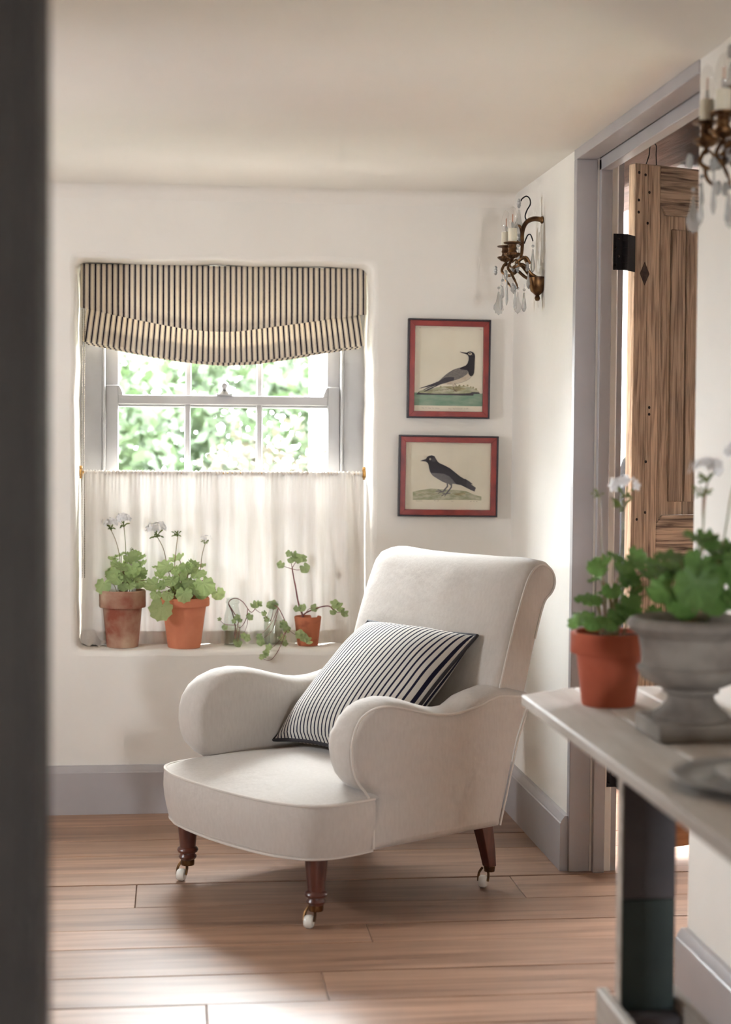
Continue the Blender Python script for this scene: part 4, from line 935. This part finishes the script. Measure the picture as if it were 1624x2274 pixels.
def put_leaf(root, me, loc, size, direction, normal, rs):
    """direction: where the blade points, normal: upper face"""
    y = Vector(direction).normalized(); n = Vector(normal); x = y.cross(n)
    if x.length < 1e-4: x = Vector((1, 0, 0))
    x.normalize(); z = x.cross(y)
    M = Matrix(((x.x, y.x, z.x), (x.y, y.y, z.y), (x.z, y.z, z.z))) * size
    o = bpy.data.objects.new('leaf', me); COL.objects.link(o); o.parent = root
    M4 = M.to_4x4(); M4.translation = loc; o.matrix_local = M4
    return o
def flower_head(root, c, r, rs, mat=PETAL, florets=16, bud=True, flat=0.6):
    b = B(); c = Vector(c)
    for k in range(florets):
        th = rs.uniform(0, 2 * math.pi); ph = math.acos(rs.uniform(-0.15, 1)); d = Vector((math.sin(ph) * math.cos(th), math.sin(ph) * math.sin(th), math.cos(ph) * flat + 0.1))
        p = c + d * r * rs.uniform(0.72, 1.0); n = d.normalized()
        t = n.orthogonal().normalized(); s = n.cross(t); pr = r * 0.36
        for q in range(5):
            an = 2 * math.pi * (q + rs.uniform(-0.15, 0.15)) / 5; e = t * math.cos(an) + s * math.sin(an); f = n.cross(e)
            v = [p, p + e * pr * 0.5 + f * pr * 0.34 + n * pr * 0.12, p + e * pr * 1.0 + f * pr * 0.26 + n * pr * rs.uniform(-0.1, 0.3), p + e * pr * 1.06 - f * pr * 0.26 + n * pr * rs.uniform(-0.1, 0.3), p + e * pr * 0.5 - f * pr * 0.34 + n * pr * 0.12]
            b.add(v, [(0, 1, 2, 3, 4)])
    o = b.build('flower_head', mat, root, sharp=0)
    if bud: bud_cluster(o, c - Vector((0, 0, r * 0.35)), r * 0.55, rs, 12)
    return o
def bud_cluster(parent, c, r, rs, n=9):
    b = B(); c = Vector(c)
    for k in range(n):
        th = rs.uniform(0, 2 * math.pi); el = rs.uniform(-0.7, 0.9); d = Vector((math.cos(th), math.sin(th), el)).normalized()
        p = c + d * r * rs.uniform(0.5, 1.0)
        b.tube([c - Vector((0, 0, r * 0.5)), p - d * r * 0.2, p, p + d * r * 0.25, p + d * r * 0.45], [r * 0.05, r * 0.07, r * 0.13, r * 0.12, r * 0.02], 5)
    return b.build('bud_cluster', BUD, parent)

def pot_mesh(root, rim, base, h, band, mat, seg=36):
    t = rim * 0.09
    b = B(); b.lathe([(0, 0), (base * 0.96, 0), (base, 0.004), (rim * 0.90 - (rim * 0.9 - base) * band / h * 0.9, h - band), (rim * 0.985, h - band + 0.001), (rim, h - band + 0.004), (rim, h - 0.004), (rim - t * 0.4, h), (rim - t, h - 0.001), (rim - t * 1.3, h - 0.03), (0, h - 0.035)], (0, 0, 0), seg)
    return b.build('pot', mat, root, sharp=35)
def soil(root, r, z):
    rs = random.Random(5); b = B(); vs = [(0, 0, z + 0.006)]
    fs = []; n = 18
    for q, k in ((0.5, 0), (1.0, 1)):
        for i in range(n):
            t = 2 * math.pi * i / n; vs.append((r * q * math.cos(t), r * q * math.sin(t), z + rs.uniform(-0.003, 0.004)))
    for i in range(n):
        j = (i + 1) % n; fs += [(0, 1 + i, 1 + j), (1 + i, 1 + n + i, 1 + n + j, 1 + j)]
    b.add(vs, fs); b.build('soil', SOIL, root)

def geranium(root, rimz, rimr, sc, cpx, leaves, flowers, seed, meshes, spread=0.6):
    """leaves: (px, py, radius px, depth -1..1, pose); offsets measured from the middle of the pot rim"""
    rs = random.Random(seed); stems = B()
    # smaller leaves filling the crown between the large ones
    extra = []
    for k in range(16):
        a = rs.choice(leaves); q = rs.choice(leaves); extra.append(((a[0] + q[0]) / 2 + rs.uniform(-6, 6), (a[1] + q[1]) / 2 + rs.uniform(-6, 6), a[2] * rs.uniform(0.5, 0.75), rs.uniform(-0.6, 0.9), rs.choice(('x', 'x', 'flat', 'front'))))
    leaves = list(leaves) + [e for e in extra if abs(e[0] - cpx[0]) < 95 and e[1] < cpx[1] - 4]
    for (px, py, rad, dep, pose) in leaves:
        x = (px - cpx[0]) * sc; z = rimz + (cpx[1] - py) * sc; y = -dep * rimr * spread * 1.6; s = rad * sc
        loc = Vector((x, y, z)); out = Vector((x, y * 0.9, 0))
        if out.length < 0.01: out = Vector((rs.uniform(-1, 1), -1, 0))
        out.normalize()
        if pose == 'front': nrm, dr = Vector((rs.uniform(-0.25, 0.25), -1, 0.35)), Vector((out.x * 0.4, -0.35, -0.9))
        elif pose == 'flat': nrm, dr = Vector((rs.uniform(-0.3, 0.3), -0.25 + rs.uniform(-0.2, 0.2), 1)), Vector((out.x, out.y, 0.0 + rs.uniform(-0.1, 0.2)))
        else: nrm, dr = Vector((out.x * 0.5 + rs.uniform(-0.3, 0.3), out.y * 0.4 - 0.55, 0.75)), Vector((out.x + rs.uniform(-0.3, 0.3), out.y - 0.2, rs.uniform(-0.45, 0.15)))
        # the blade is offset from the stalk joint, so step back to centre it where it belongs
        d = dr - nrm * (dr.dot(nrm) / nrm.length_squared)
        base = loc - d.normalized() * s * 0.25
        nrm = nrm + Vector((rs.uniform(-0.35, 0.35), rs.uniform(-0.3, 0.3), rs.uniform(-0.2, 0.3))); d = dr - nrm * (dr.dot(nrm) / nrm.length_squared)
        put_leaf(root, rs.choice(meshes), base, s * 0.93, d, nrm, rs)
        root_p = Vector((x * 0.18 + rs.uniform(-0.01, 0.01), y * 0.2, rimz - 0.03)); mid = Vector((x * 0.45, y * 0.5, rimz + max(0.02, (z - rimz) * 0.75)))
        stems.tube(smooth_path([root_p, mid, base], 4), 0.0014, 5)
    stems.tube(smooth_path([(0.0, 0, rimz - 0.035), (0.006, -0.004, rimz + 0.03), (0.0, 0, rimz + 0.075)], 4), 0.0042, 7)
    stems.tube(smooth_path([(0.01, 0, rimz - 0.035), (-0.016, 0.006, rimz + 0.03), (-0.028, 0, rimz + 0.065)], 4), 0.0036, 7)
    stems.build('stems', STEM_G, root)
    for (px, py, rad, sx, sz, kind) in flowers:
        x = (px - cpx[0]) * sc; z = rimz + (cpx[1] - py) * sc; r = rad * sc
        c = Vector((x, rs.uniform(-0.012, 0.012), z))
        b = B(); x1, z1 = (sx - cpx[0]) * sc, rimz + (cpx[1] - sz) * sc
        b.tube(smooth_path([(x1 * 0.5, 0, rimz), (x1, 0, z1), ((x + x1) / 2 + (x1 - x) * 0.12, c.y * 0.5, (z + z1) / 2), (x, c.y, z - r * 0.5)], 5), 0.0013 if sc > 0.0012 else 0.0016, 6)
        st = b.build('flower_stalk', STEM_G, root)
        if kind == 'full': flower_head(root, c, r, rs, florets=15)
        elif kind == 'small': flower_head(root, c, r, rs, florets=5)
        elif kind == 'bud': bud_cluster(root, c, r, rs, 10)

SZ = WZ0 - 0.0005
# aged pot with a white geranium, window sill
p1 = thing('potted_geranium', 'white geranium in a stained old clay pot at the curtain edge of the sill', 'potted plant', (-0.172, 0.105, SZ), 0, 'white geraniums in clay pots')
pot_mesh(p1, 0.079, 0.054, 0.195, 0.060, TERRA_OLD); soil(p1, 0.070, 0.180)
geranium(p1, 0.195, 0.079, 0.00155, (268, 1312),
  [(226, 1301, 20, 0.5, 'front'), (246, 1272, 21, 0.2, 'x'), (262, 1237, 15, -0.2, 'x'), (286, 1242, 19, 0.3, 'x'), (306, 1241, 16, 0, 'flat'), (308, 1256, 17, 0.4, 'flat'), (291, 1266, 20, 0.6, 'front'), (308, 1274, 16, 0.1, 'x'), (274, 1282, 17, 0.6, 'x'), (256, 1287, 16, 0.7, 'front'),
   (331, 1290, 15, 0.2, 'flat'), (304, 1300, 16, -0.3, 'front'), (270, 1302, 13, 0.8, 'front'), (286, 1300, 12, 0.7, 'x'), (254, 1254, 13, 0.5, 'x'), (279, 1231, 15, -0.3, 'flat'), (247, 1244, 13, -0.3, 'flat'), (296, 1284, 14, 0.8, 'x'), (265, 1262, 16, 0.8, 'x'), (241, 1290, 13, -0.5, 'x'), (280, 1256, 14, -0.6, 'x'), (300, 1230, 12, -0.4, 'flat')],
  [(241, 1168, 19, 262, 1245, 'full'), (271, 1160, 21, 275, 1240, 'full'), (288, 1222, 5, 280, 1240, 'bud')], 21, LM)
p2 = thing('potted_geranium', 'leafy white geranium in a plain orange clay pot beside the glass bottles', 'potted plant', (0.038, 0.075, SZ), 0, 'white geraniums in clay pots')
pot_mesh(p2, 0.086, 0.056, 0.172, 0.030, TERRA); soil(p2, 0.076, 0.158)
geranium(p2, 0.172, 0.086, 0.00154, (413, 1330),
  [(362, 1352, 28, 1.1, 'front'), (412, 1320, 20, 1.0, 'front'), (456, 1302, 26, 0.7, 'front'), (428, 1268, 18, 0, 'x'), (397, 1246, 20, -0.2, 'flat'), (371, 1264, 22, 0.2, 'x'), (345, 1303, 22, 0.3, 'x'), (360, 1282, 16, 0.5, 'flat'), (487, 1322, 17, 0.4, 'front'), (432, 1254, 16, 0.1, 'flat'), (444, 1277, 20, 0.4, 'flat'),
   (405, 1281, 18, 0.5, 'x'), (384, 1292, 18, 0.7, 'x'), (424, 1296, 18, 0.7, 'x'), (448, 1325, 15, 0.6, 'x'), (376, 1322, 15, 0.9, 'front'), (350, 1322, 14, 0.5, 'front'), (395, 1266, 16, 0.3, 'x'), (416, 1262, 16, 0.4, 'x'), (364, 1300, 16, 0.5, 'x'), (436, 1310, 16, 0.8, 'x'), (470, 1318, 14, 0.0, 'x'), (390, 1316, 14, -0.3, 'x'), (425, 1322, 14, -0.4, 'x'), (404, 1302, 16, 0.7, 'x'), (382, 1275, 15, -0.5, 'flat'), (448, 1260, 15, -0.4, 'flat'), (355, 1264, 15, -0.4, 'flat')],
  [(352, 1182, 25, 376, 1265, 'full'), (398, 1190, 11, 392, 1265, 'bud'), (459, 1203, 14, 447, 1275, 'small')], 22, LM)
p3 = thing('potted_cutting', 'small clay pot with a bare red-stemmed cutting on the sill beside the armchair', 'potted plant', (0.464, 0.108, SZ))
b = B(); b.lathe([(0, 0), (0.034, 0), (0.036, 0.003), (0.0455, 0.085), (0.047, 0.098), (0.0455, 0.101), (0.0425, 0.099), (0.040, 0.082), (0, 0.080)], (0, 0, 0), 30); b.build('pot', TERRA_SMALL, p3); soil(p3, 0.040, 0.083)

def vine(root, sc, cpx, z0, stems, leaves, seed, rad=0.0016, mat=STEM_R, ydep=0.0):
    rs = random.Random(seed); b = B()
    for st in stems:
        r0 = st[0]; pts = [((x - cpx[0]) * sc, ydep - dep * 0.03, z0 + (cpx[1] - y) * sc) for x, y, dep in st[1]]
        pp = smooth_path(pts, 5); n = len(pp); b.tube(pp, [r0 * (1 - 0.45 * k / n) for k in range(n)], 6)
    b.build('stems', mat, root)
    for (x, y, rad_, dep) in leaves:
        loc = Vector(((x - cpx[0]) * sc, ydep - dep * 0.03, z0 + (cpx[1] - y) * sc))
        nr = Vector((rs.uniform(-0.6, 0.6), -1, rs.uniform(0.0, 0.9))); dr = Vector((rs.uniform(-0.8, 0.8), -0.2, rs.uniform(-0.9, 0.3)))
        d = dr - nr * (dr.dot(nr) / nr.length_squared); s = rad_ * sc
        put_leaf(root, rs.choice(LMI), loc - d.normalized() * s * 0.3, s, d, nr, rs)
vine(p3, 0.00154, (684, 1436), 0.0,
  [(0.0034, [(676, 1380, 0), (671, 1365, 0), (662, 1338, 0), (656, 1305, 0.1), (652, 1285, 0), (648, 1262, 0)]),
   (0.0028, [(663, 1382, 0.2), (676, 1364, 0.5), (695, 1354, 0.8), (715, 1347, 1), (730, 1346, 1.1), (738, 1353, 1.1)]),
   (0.0012, [(648, 1264, 0), (636, 1260, 0.2), (625, 1256, 0.3)]), (0.0012, [(649, 1264, 0), (660, 1266, 0.3), (672, 1264, 0.4)]), (0.0012, [(648, 1262, 0), (645, 1245, 0.1), (642, 1232, 0.2)]),
   (0.0012, [(648, 1262, 0), (655, 1250, 0), (662, 1240, 0)]), (0.0012, [(738, 1353, 1.1), (748, 1360, 1.1), (757, 1360, 1.2)]), (0.0010, [(672, 1366, 0), (668, 1356, 0.4), (664, 1352, 0.4)]), (0.0010, [(676, 1364, 0.5), (686, 1352, 0.8), (694, 1350, 0.8)])],
  [(641, 1229, 8, 0.3), (652, 1234, 10, 0.2), (664, 1240, 11, 0.3), (644, 1243, 8, 0.5), (622, 1254, 9, 0.4), (677, 1262, 12, 0.5), (675, 1240, 9, -0.3), (672, 1352, 10, 0.5), (659, 1353, 8, 0.4), (697, 1350, 9, 0.9), (743, 1343, 12, 1.2), (752, 1350, 11, 1.0), (762, 1362, 10, 1.3), (739, 1358, 8, 1.3), (655, 1240, 9, -0.3)], 31)

def bottle(label, loc, prof, wz, wr):
    root = thing('glass_bottle', label, 'bottle', loc, 0, 'clear glass bottles on the sill')
    n = len(prof); inner = [(max(r - 0.0025, 0.0), z) for r, z in prof[1:]][::-1]; inner = inner[:-1] + [(inner[-1][0], 0.005), (0, 0.005)]
    b = B(); b.lathe([(0, 0)] + prof + inner, (0, 0, 0), 28); b.build('glass', BOTTLE, root, sharp=50)
    b = B(); b.lathe([(0, 0.006), (wr, 0.006), (wr, wz), (0, wz)], (0, 0, 0), 24); b.build('water', WATER, root)
    return root
bottle('tall clear glass milk bottle with a ringed mouth next to the orange clay pot', (0.204, 0.11, SZ),
  [(0.027, 0), (0.030, 0.004), (0.0305, 0.09), (0.029, 0.105), (0.023, 0.125), (0.0215, 0.140), (0.0215, 0.146), (0.0245, 0.148), (0.0245, 0.155), (0.022, 0.157), (0.022, 0.165)], 0.07, 0.027)
bottle('wide clear glass bottle with sloping shoulders next to the small clay pot', (0.346, 0.118, SZ),
  [(0.031, 0), (0.034, 0.004), (0.0345, 0.075), (0.032, 0.088), (0.022, 0.108), (0.016, 0.122), (0.0145, 0.140), (0.0165, 0.142), (0.0165, 0.150), (0.015, 0.152)], 0.085, 0.031)
v1 = thing('ivy_cutting', 'trailing cutting with a dark arching stem in the bottle with the ringed mouth', 'cutting', (0.204, 0.11, SZ + 0.02), 0, 'cuttings rooting in bottles')
vine(v1, 0.00154, (517, 1437), -0.02,
  [(0.0020, [(520, 1416, 0), (523, 1395, 0), (516, 1362, 0), (508, 1343, 0), (514, 1333, 0), (526, 1330, 0.5), (540, 1338, 1.0), (550, 1352, 1.2), (558, 1360, 1.2), (566, 1352, 1.3)]),
   (0.0013, [(550, 1352, 1.2), (546, 1374, 1.3), (537, 1390, 1.4), (530, 1393, 1.4), (526, 1384, 1.4)]), (0.0010, [(549, 1356, 1.2), (549, 1384, 1.3), (541, 1408, 1.4)]), (0.0010, [(525, 1388, 1.3), (500, 1386, 1.4), (487, 1376, 1.4)]),
   (0.0010, [(566, 1352, 1.3), (576, 1360, 1.3), (587, 1363, 1.3)]), (0.0010, [(531, 1392, 1.4), (530, 1410, 1.4), (527, 1426, 1.5)]), (0.0016, [(508, 1343, 0), (520, 1362, 1.2), (529, 1376, 1.3), (526, 1396, 1.4), (521, 1418, 1.4)])],
  [(565, 1345, 10, 1.3), (573, 1342, 8, 1.3), (587, 1362, 7, 1.3), (555, 1369, 9, 1.3), (549, 1415, 10, 1.5), (526, 1428, 11, 1.6), (487, 1375, 5, 1.4), (499, 1393, 7, 1.4), (526, 1370, 7, 1.5), (520, 1378, 6, 1.5), (532, 1376, 6, 1.5), (541, 1412, 7, 1.5)], 33)
v2 = thing('ivy_cutting', 'sprawling cutting hanging over the sill edge from the bottle with sloping shoulders', 'cutting', (0.346, 0.118, SZ + 0.02), 0, 'cuttings rooting in bottles')
vine(v2, 0.00154, (608, 1436), -0.02,
  [(0.0014, [(601, 1382, 0), (606, 1365, 0), (607, 1346, 0)]), (0.0018, [(606, 1345, 0), (617, 1350, 0.8), (628, 1370, 1.3), (634, 1386, 1.5), (633, 1396, 1.6)]), (0.0011, [(617, 1351, 0.8), (601, 1384, 1.4), (581, 1406, 1.6)]),
   (0.0011, [(618, 1352, 0.8), (606, 1392, 1.5), (596, 1407, 1.6), (585, 1415, 1.7)]), (0.0011, [(634, 1398, 2.6), (615, 1420, 3.6), (598, 1434, 4.2)]), (0.0012, [(634, 1400, 2.0), (624, 1418, 3.6), (612, 1440, 4.4), (597, 1458, 4.5), (582, 1457, 4.3), (572, 1448, 4.3)]), (0.0011, [(636, 1394, 1.6), (650, 1406, 1.9), (662, 1411, 2.1), (674, 1418, 2.2)]), (0.0012, [(584, 1364, 1.4), (592, 1372, 1.5), (600, 1379, 0.9)])],
  [(607, 1343, 12, 0.3), (598, 1345, 8, 0.5), (590, 1375, 7, 1.5), (574, 1411, 8, 1.7), (578, 1424, 10, 1.8), (592, 1430, 8, 4.3), (588, 1442, 8, 4.6), (624, 1416, 9, 2.0), (630, 1390, 10, 1.7), (636, 1397, 9, 1.8), (664, 1407, 11, 2.2), (674, 1414, 10, 2.3), (682, 1422, 10, 2.3), (576, 1450, 7, 4.7), (585, 1447, 6, 4.7), (630, 1428, 8, 2.0), (627, 1384, 8, 1.8)], 35)

# ================================================================= CONSOLE TABLE AND WHAT STANDS ON IT
TZ = 0.712
def table():
    root = thing('console_table', 'narrow worn grey wooden console table with dark painted legs', 'table', (0.95, -2.9, 0))
    # top boards, the far corner cut off at an angle
    xs = [0.742, 0.880, 1.015, 1.126]
    for k in range(3):
        x0, x1 = xs[k] + (0.0 if k == 0 else 0.0012), xs[k + 1]
        yf = lambda x: -2.135 + min(x - 0.742, 0.15) * 0.72
        b = B(); pts = [(x0, -3.75), (x1, -3.75), (x1, yf(x1)), (x0, yf(x0))]
        b.prism(pts, lambda p, q: (p[0], p[1], TZ - 0.024 + 0.024 * q)); b.build('top_board', WORN, root, bevel=0.004, world=True)
    b = B(); b.box(0.795, 1.12, -2.30, -2.235, TZ - 0.062, TZ - 0.0245); b.build('batten', WORN, root, bevel=0.003, world=True)
    b = B(); b.box(0.80, 1.11, -3.68, -3.60, TZ - 0.062, TZ - 0.0245); b.build('batten', WORN, root, bevel=0.003, world=True)
    def leg(x0, x1, y0, y1):
        b = B(); b.box(x0, x1, y0, y1, 0.445, TZ - 0.0245); o = b.build('leg', LEG_GREY, root, bevel=0.002, world=True)
        b = B(); b.box(x0, x1, y0, y1, 0.0, 0.4445); b.build('painted_foot', LEG_GREEN, o, bevel=0.002, world=True)
        b = B(); b.box(x0 - 0.0022, x0 - 0.0002, y0 + 0.002, y1 - 0.002, 0.001, TZ - 0.026); b.build('lit_edge', WORN, o, world=True)  # pale strip painted in for the window-lit side of the leg
    leg(0.790, 0.886, -2.785, -2.75); leg(1.03, 1.12, -2.785, -2.75); leg(0.790, 0.886, -3.60, -3.565); leg(1.03, 1.12, -3.60, -3.565)
    b = B(); b.box(0.766, 0.786, -3.68, -2.70, 0.17, 0.262); b.build('stretcher', WORN, root, bevel=0.004, world=True)
    b = B(); b.box(0.889, 0.91, -3.68, -2.70, 0.18, 0.268); b.build('stretcher', WORN, root, bevel=0.004, world=True)
    b = B(); b.box(0.787, 0.888, -2.83, -2.791, 0.19, 0.248); b.build('cross_rail', LEG_GREY, root, bevel=0.004, world=True)
table()
t1 = thing('potted_geranium', 'dark green geranium in a red clay pot on the far end of the table', 'potted plant', (0.893, -2.285, TZ), 0, 'geraniums on the table')
pot_mesh(t1, 0.079, 0.055, 0.152, 0.045, TERRA_DARK); soil(t1, 0.070, 0.140)
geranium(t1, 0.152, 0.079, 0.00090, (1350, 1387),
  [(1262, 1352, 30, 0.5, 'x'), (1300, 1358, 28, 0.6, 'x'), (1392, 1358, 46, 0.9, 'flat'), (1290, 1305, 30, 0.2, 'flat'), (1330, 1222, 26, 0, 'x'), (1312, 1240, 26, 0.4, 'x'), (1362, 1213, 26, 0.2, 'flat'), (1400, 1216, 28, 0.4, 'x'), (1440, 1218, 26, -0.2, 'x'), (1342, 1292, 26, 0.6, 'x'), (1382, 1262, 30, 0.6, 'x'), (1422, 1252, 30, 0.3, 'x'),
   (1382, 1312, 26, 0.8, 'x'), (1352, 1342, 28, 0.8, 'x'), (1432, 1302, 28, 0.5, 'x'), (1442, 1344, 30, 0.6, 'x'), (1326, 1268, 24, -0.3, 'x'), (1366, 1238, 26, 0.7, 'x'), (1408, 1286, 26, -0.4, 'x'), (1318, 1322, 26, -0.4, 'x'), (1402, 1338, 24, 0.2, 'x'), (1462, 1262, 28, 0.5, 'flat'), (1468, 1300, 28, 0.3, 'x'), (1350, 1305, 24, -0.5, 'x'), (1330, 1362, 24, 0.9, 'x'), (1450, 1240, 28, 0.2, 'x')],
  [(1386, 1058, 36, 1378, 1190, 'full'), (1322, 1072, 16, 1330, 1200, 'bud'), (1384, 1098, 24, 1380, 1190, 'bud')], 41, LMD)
t2 = thing('urn_planter', 'white-flowered geranium in a weathered stone urn on the table', 'potted plant', (0.948, -2.66, TZ), 0, 'geraniums on the table')
b = B(); b.box(-0.082, 0.082, -0.082, 0.082, 0, 0.034); b.build('plinth', STONE, t2, bevel=0.006)
b = B(); b.lathe([(0, 0.034), (0.068, 0.034), (0.070, 0.042), (0.056, 0.052), (0.044, 0.066), (0.042, 0.078), (0.052, 0.082), (0.052, 0.090), (0.066, 0.096), (0.088, 0.106), (0.098, 0.122), (0.099, 0.128), (0.090, 0.134), (0.092, 0.16), (0.097, 0.185), (0.112, 0.196), (0.118, 0.204), (0.116, 0.214), (0.106, 0.220), (0.096, 0.214), (0.088, 0.195), (0, 0.19)], (0, 0, 0), 40)
b.build('urn', STONE, t2); soil(t2, 0.086, 0.196)
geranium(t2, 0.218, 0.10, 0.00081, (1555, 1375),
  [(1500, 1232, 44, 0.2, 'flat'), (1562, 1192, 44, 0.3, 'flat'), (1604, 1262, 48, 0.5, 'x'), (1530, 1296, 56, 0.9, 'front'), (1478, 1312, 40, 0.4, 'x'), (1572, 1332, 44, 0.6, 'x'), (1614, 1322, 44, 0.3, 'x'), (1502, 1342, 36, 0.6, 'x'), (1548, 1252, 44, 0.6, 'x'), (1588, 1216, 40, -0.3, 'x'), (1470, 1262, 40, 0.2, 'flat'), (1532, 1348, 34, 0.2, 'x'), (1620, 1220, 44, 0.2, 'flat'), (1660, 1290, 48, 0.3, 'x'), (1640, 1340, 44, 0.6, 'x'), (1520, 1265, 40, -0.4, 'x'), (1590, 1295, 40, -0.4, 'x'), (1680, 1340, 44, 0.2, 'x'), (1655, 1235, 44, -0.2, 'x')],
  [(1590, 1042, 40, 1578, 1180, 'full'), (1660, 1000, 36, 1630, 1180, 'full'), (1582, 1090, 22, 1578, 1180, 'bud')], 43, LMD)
# pewter plates stacked near the front of the table
def plate(label, z, r, c):
    root = thing('pewter_plate', label, 'plate', (c[0], c[1], z), 0, 'pewter plates stacked on the table')
    b = B(); b.lathe([(0, 0), (r * 0.62, 0), (r * 0.70, 0.004), (r * 0.76, 0.011), (r * 0.98, 0.016), (r, 0.0185), (r * 0.98, 0.020), (r * 0.76, 0.0145), (r * 0.68, 0.0065), (r * 0.6, 0.003), (0, 0.003)], (0, 0, 0), 48); b.build('dish', PEWTER, root)
    b = B(); b.tube([(r * 0.985 * math.cos(2 * math.pi * k / 48), r * 0.985 * math.sin(2 * math.pi * k / 48), 0.019) for k in range(48)], 0.002, 6, closed=True); b.build('rim_bead', PEWTER, root)
plate('wide pewter plate at the bottom of the stack on the table', TZ, 0.15, (0.925, -3.12))
plate('smaller pewter plate lying on the wide plate', TZ + 0.0045, 0.105, (0.95, -3.13))

# ================================================================= GARDEN OUTSIDE
b = B(); b.box(-12, 12, 0.46, 26, -0.5, -0.4); struct(b, 'ground', GRASS)
b = B(); b.box(-4, 4, 0.45, 2.3, -0.42, -0.38); struct(b, 'bounce_slab', pm('bounce_slab_pale', (0.30, 0.27, 0.23), (0.36, 0.33, 0.29), scale=40, rough=0.95))  # unseen pale slab added to bounce skylight up to the ceiling
b = B(); b.box(0.80, 1.5, 3.9, 4.2, -0.4, 2.4); o = b.build('garden_pier', WHITEWASH, bevel=0.01); tag(o, 'white rendered wall end outside the window', 'wall')
def bush(name, label, c, rad, n, leaf, mat, seed, group='garden shrubs'):
    rs = random.Random(seed); root = thing(name, label, 'shrub', (c[0], c[1], -0.4), 0, group); b = B()
    for k in range(n):
        d = Vector((rs.gauss(0, 1), rs.gauss(0, 1), rs.gauss(0, 1))).normalized() * rs.uniform(0.72, 1.05)
        w = 1 + 0.35 * noise.noise(d * 2.2 + Vector((seed, 0, 0)))
        p = Vector((d.x * rad[0] * w, d.y * rad[1] * w, c[2] + 0.4 + d.z * rad[2] * w))
        if p.z < 0.02: continue
        t = Vector((rs.gauss(0, 1), rs.gauss(0, 1), rs.gauss(0, 0.7))).normalized(); s = t.orthogonal().normalized(); s = Matrix.Rotation(rs.uniform(0, 6.3), 3, t) @ s
        l = leaf * rs.uniform(0.6, 1.3)
        b.add([p, p + t * l * 0.5 + s * l * 0.35, p + t * l, p + t * l * 0.5 - s * l * 0.35], [(0, 1, 2, 3)])
    f = b.build('foliage', mat, root, sharp=0); f['kind'] = 'stuff'
    b = B(); h = c[2] + 0.4
    for k in range(5):
        a = 2 * math.pi * k / 5; b.tube(smooth_path([(0.05 * math.cos(a), 0.05 * math.sin(a), 0), (rad[0] * 0.3 * math.cos(a), rad[1] * 0.3 * math.sin(a), h * 0.6), (rad[0] * 0.55 * math.cos(a), rad[1] * 0.55 * math.sin(a), h)], 4), 0.02, 6)
    b.build('branches', STEM_G, root)
bush('garden_bush', 'green bush straight outside the middle panes', (0.45, 6.4, 0.9), (1.15, 0.8, 1.25), 8000, 0.10, BUSH, 1)
bush('garden_bush', 'green bush outside the panes nearest the blind chain', (-0.75, 5.0, 0.95), (0.85, 0.7, 1.2), 5200, 0.10, BUSH, 2)
bush('garden_bush', 'green bush in front of the white wall end', (2.3, 5.2, 1.0), (0.7, 0.7, 1.3), 4200, 0.10, BUSH, 3)
bush('flowering_hedge', 'pale buff flowering hedge low outside the lower panes', (0.48, 2.9, 0.42), (0.60, 0.40, 0.82), 5200, 0.055, BUSH_TAN, 4)
bush('flowering_hedge', 'pale buff flowering hedge behind the curtain', (-0.75, 2.9, 0.25), (0.50, 0.40, 0.72), 4200, 0.055, BUSH_TAN, 5)
bush('garden_bush', 'long green hedge at the back of the garden', (0.6, 8.6, 0.9), (2.9, 0.7, 1.25), 9000, 0.13, BUSH, 6)
bush('garden_bush', 'tall green hedge added out of view to block low side light', (-4.2, 4.0, 1.2), (0.9, 2.6, 2.0), 9000, 0.15, BUSH, 7)  # added unseen, keeps low sky light off the right wall
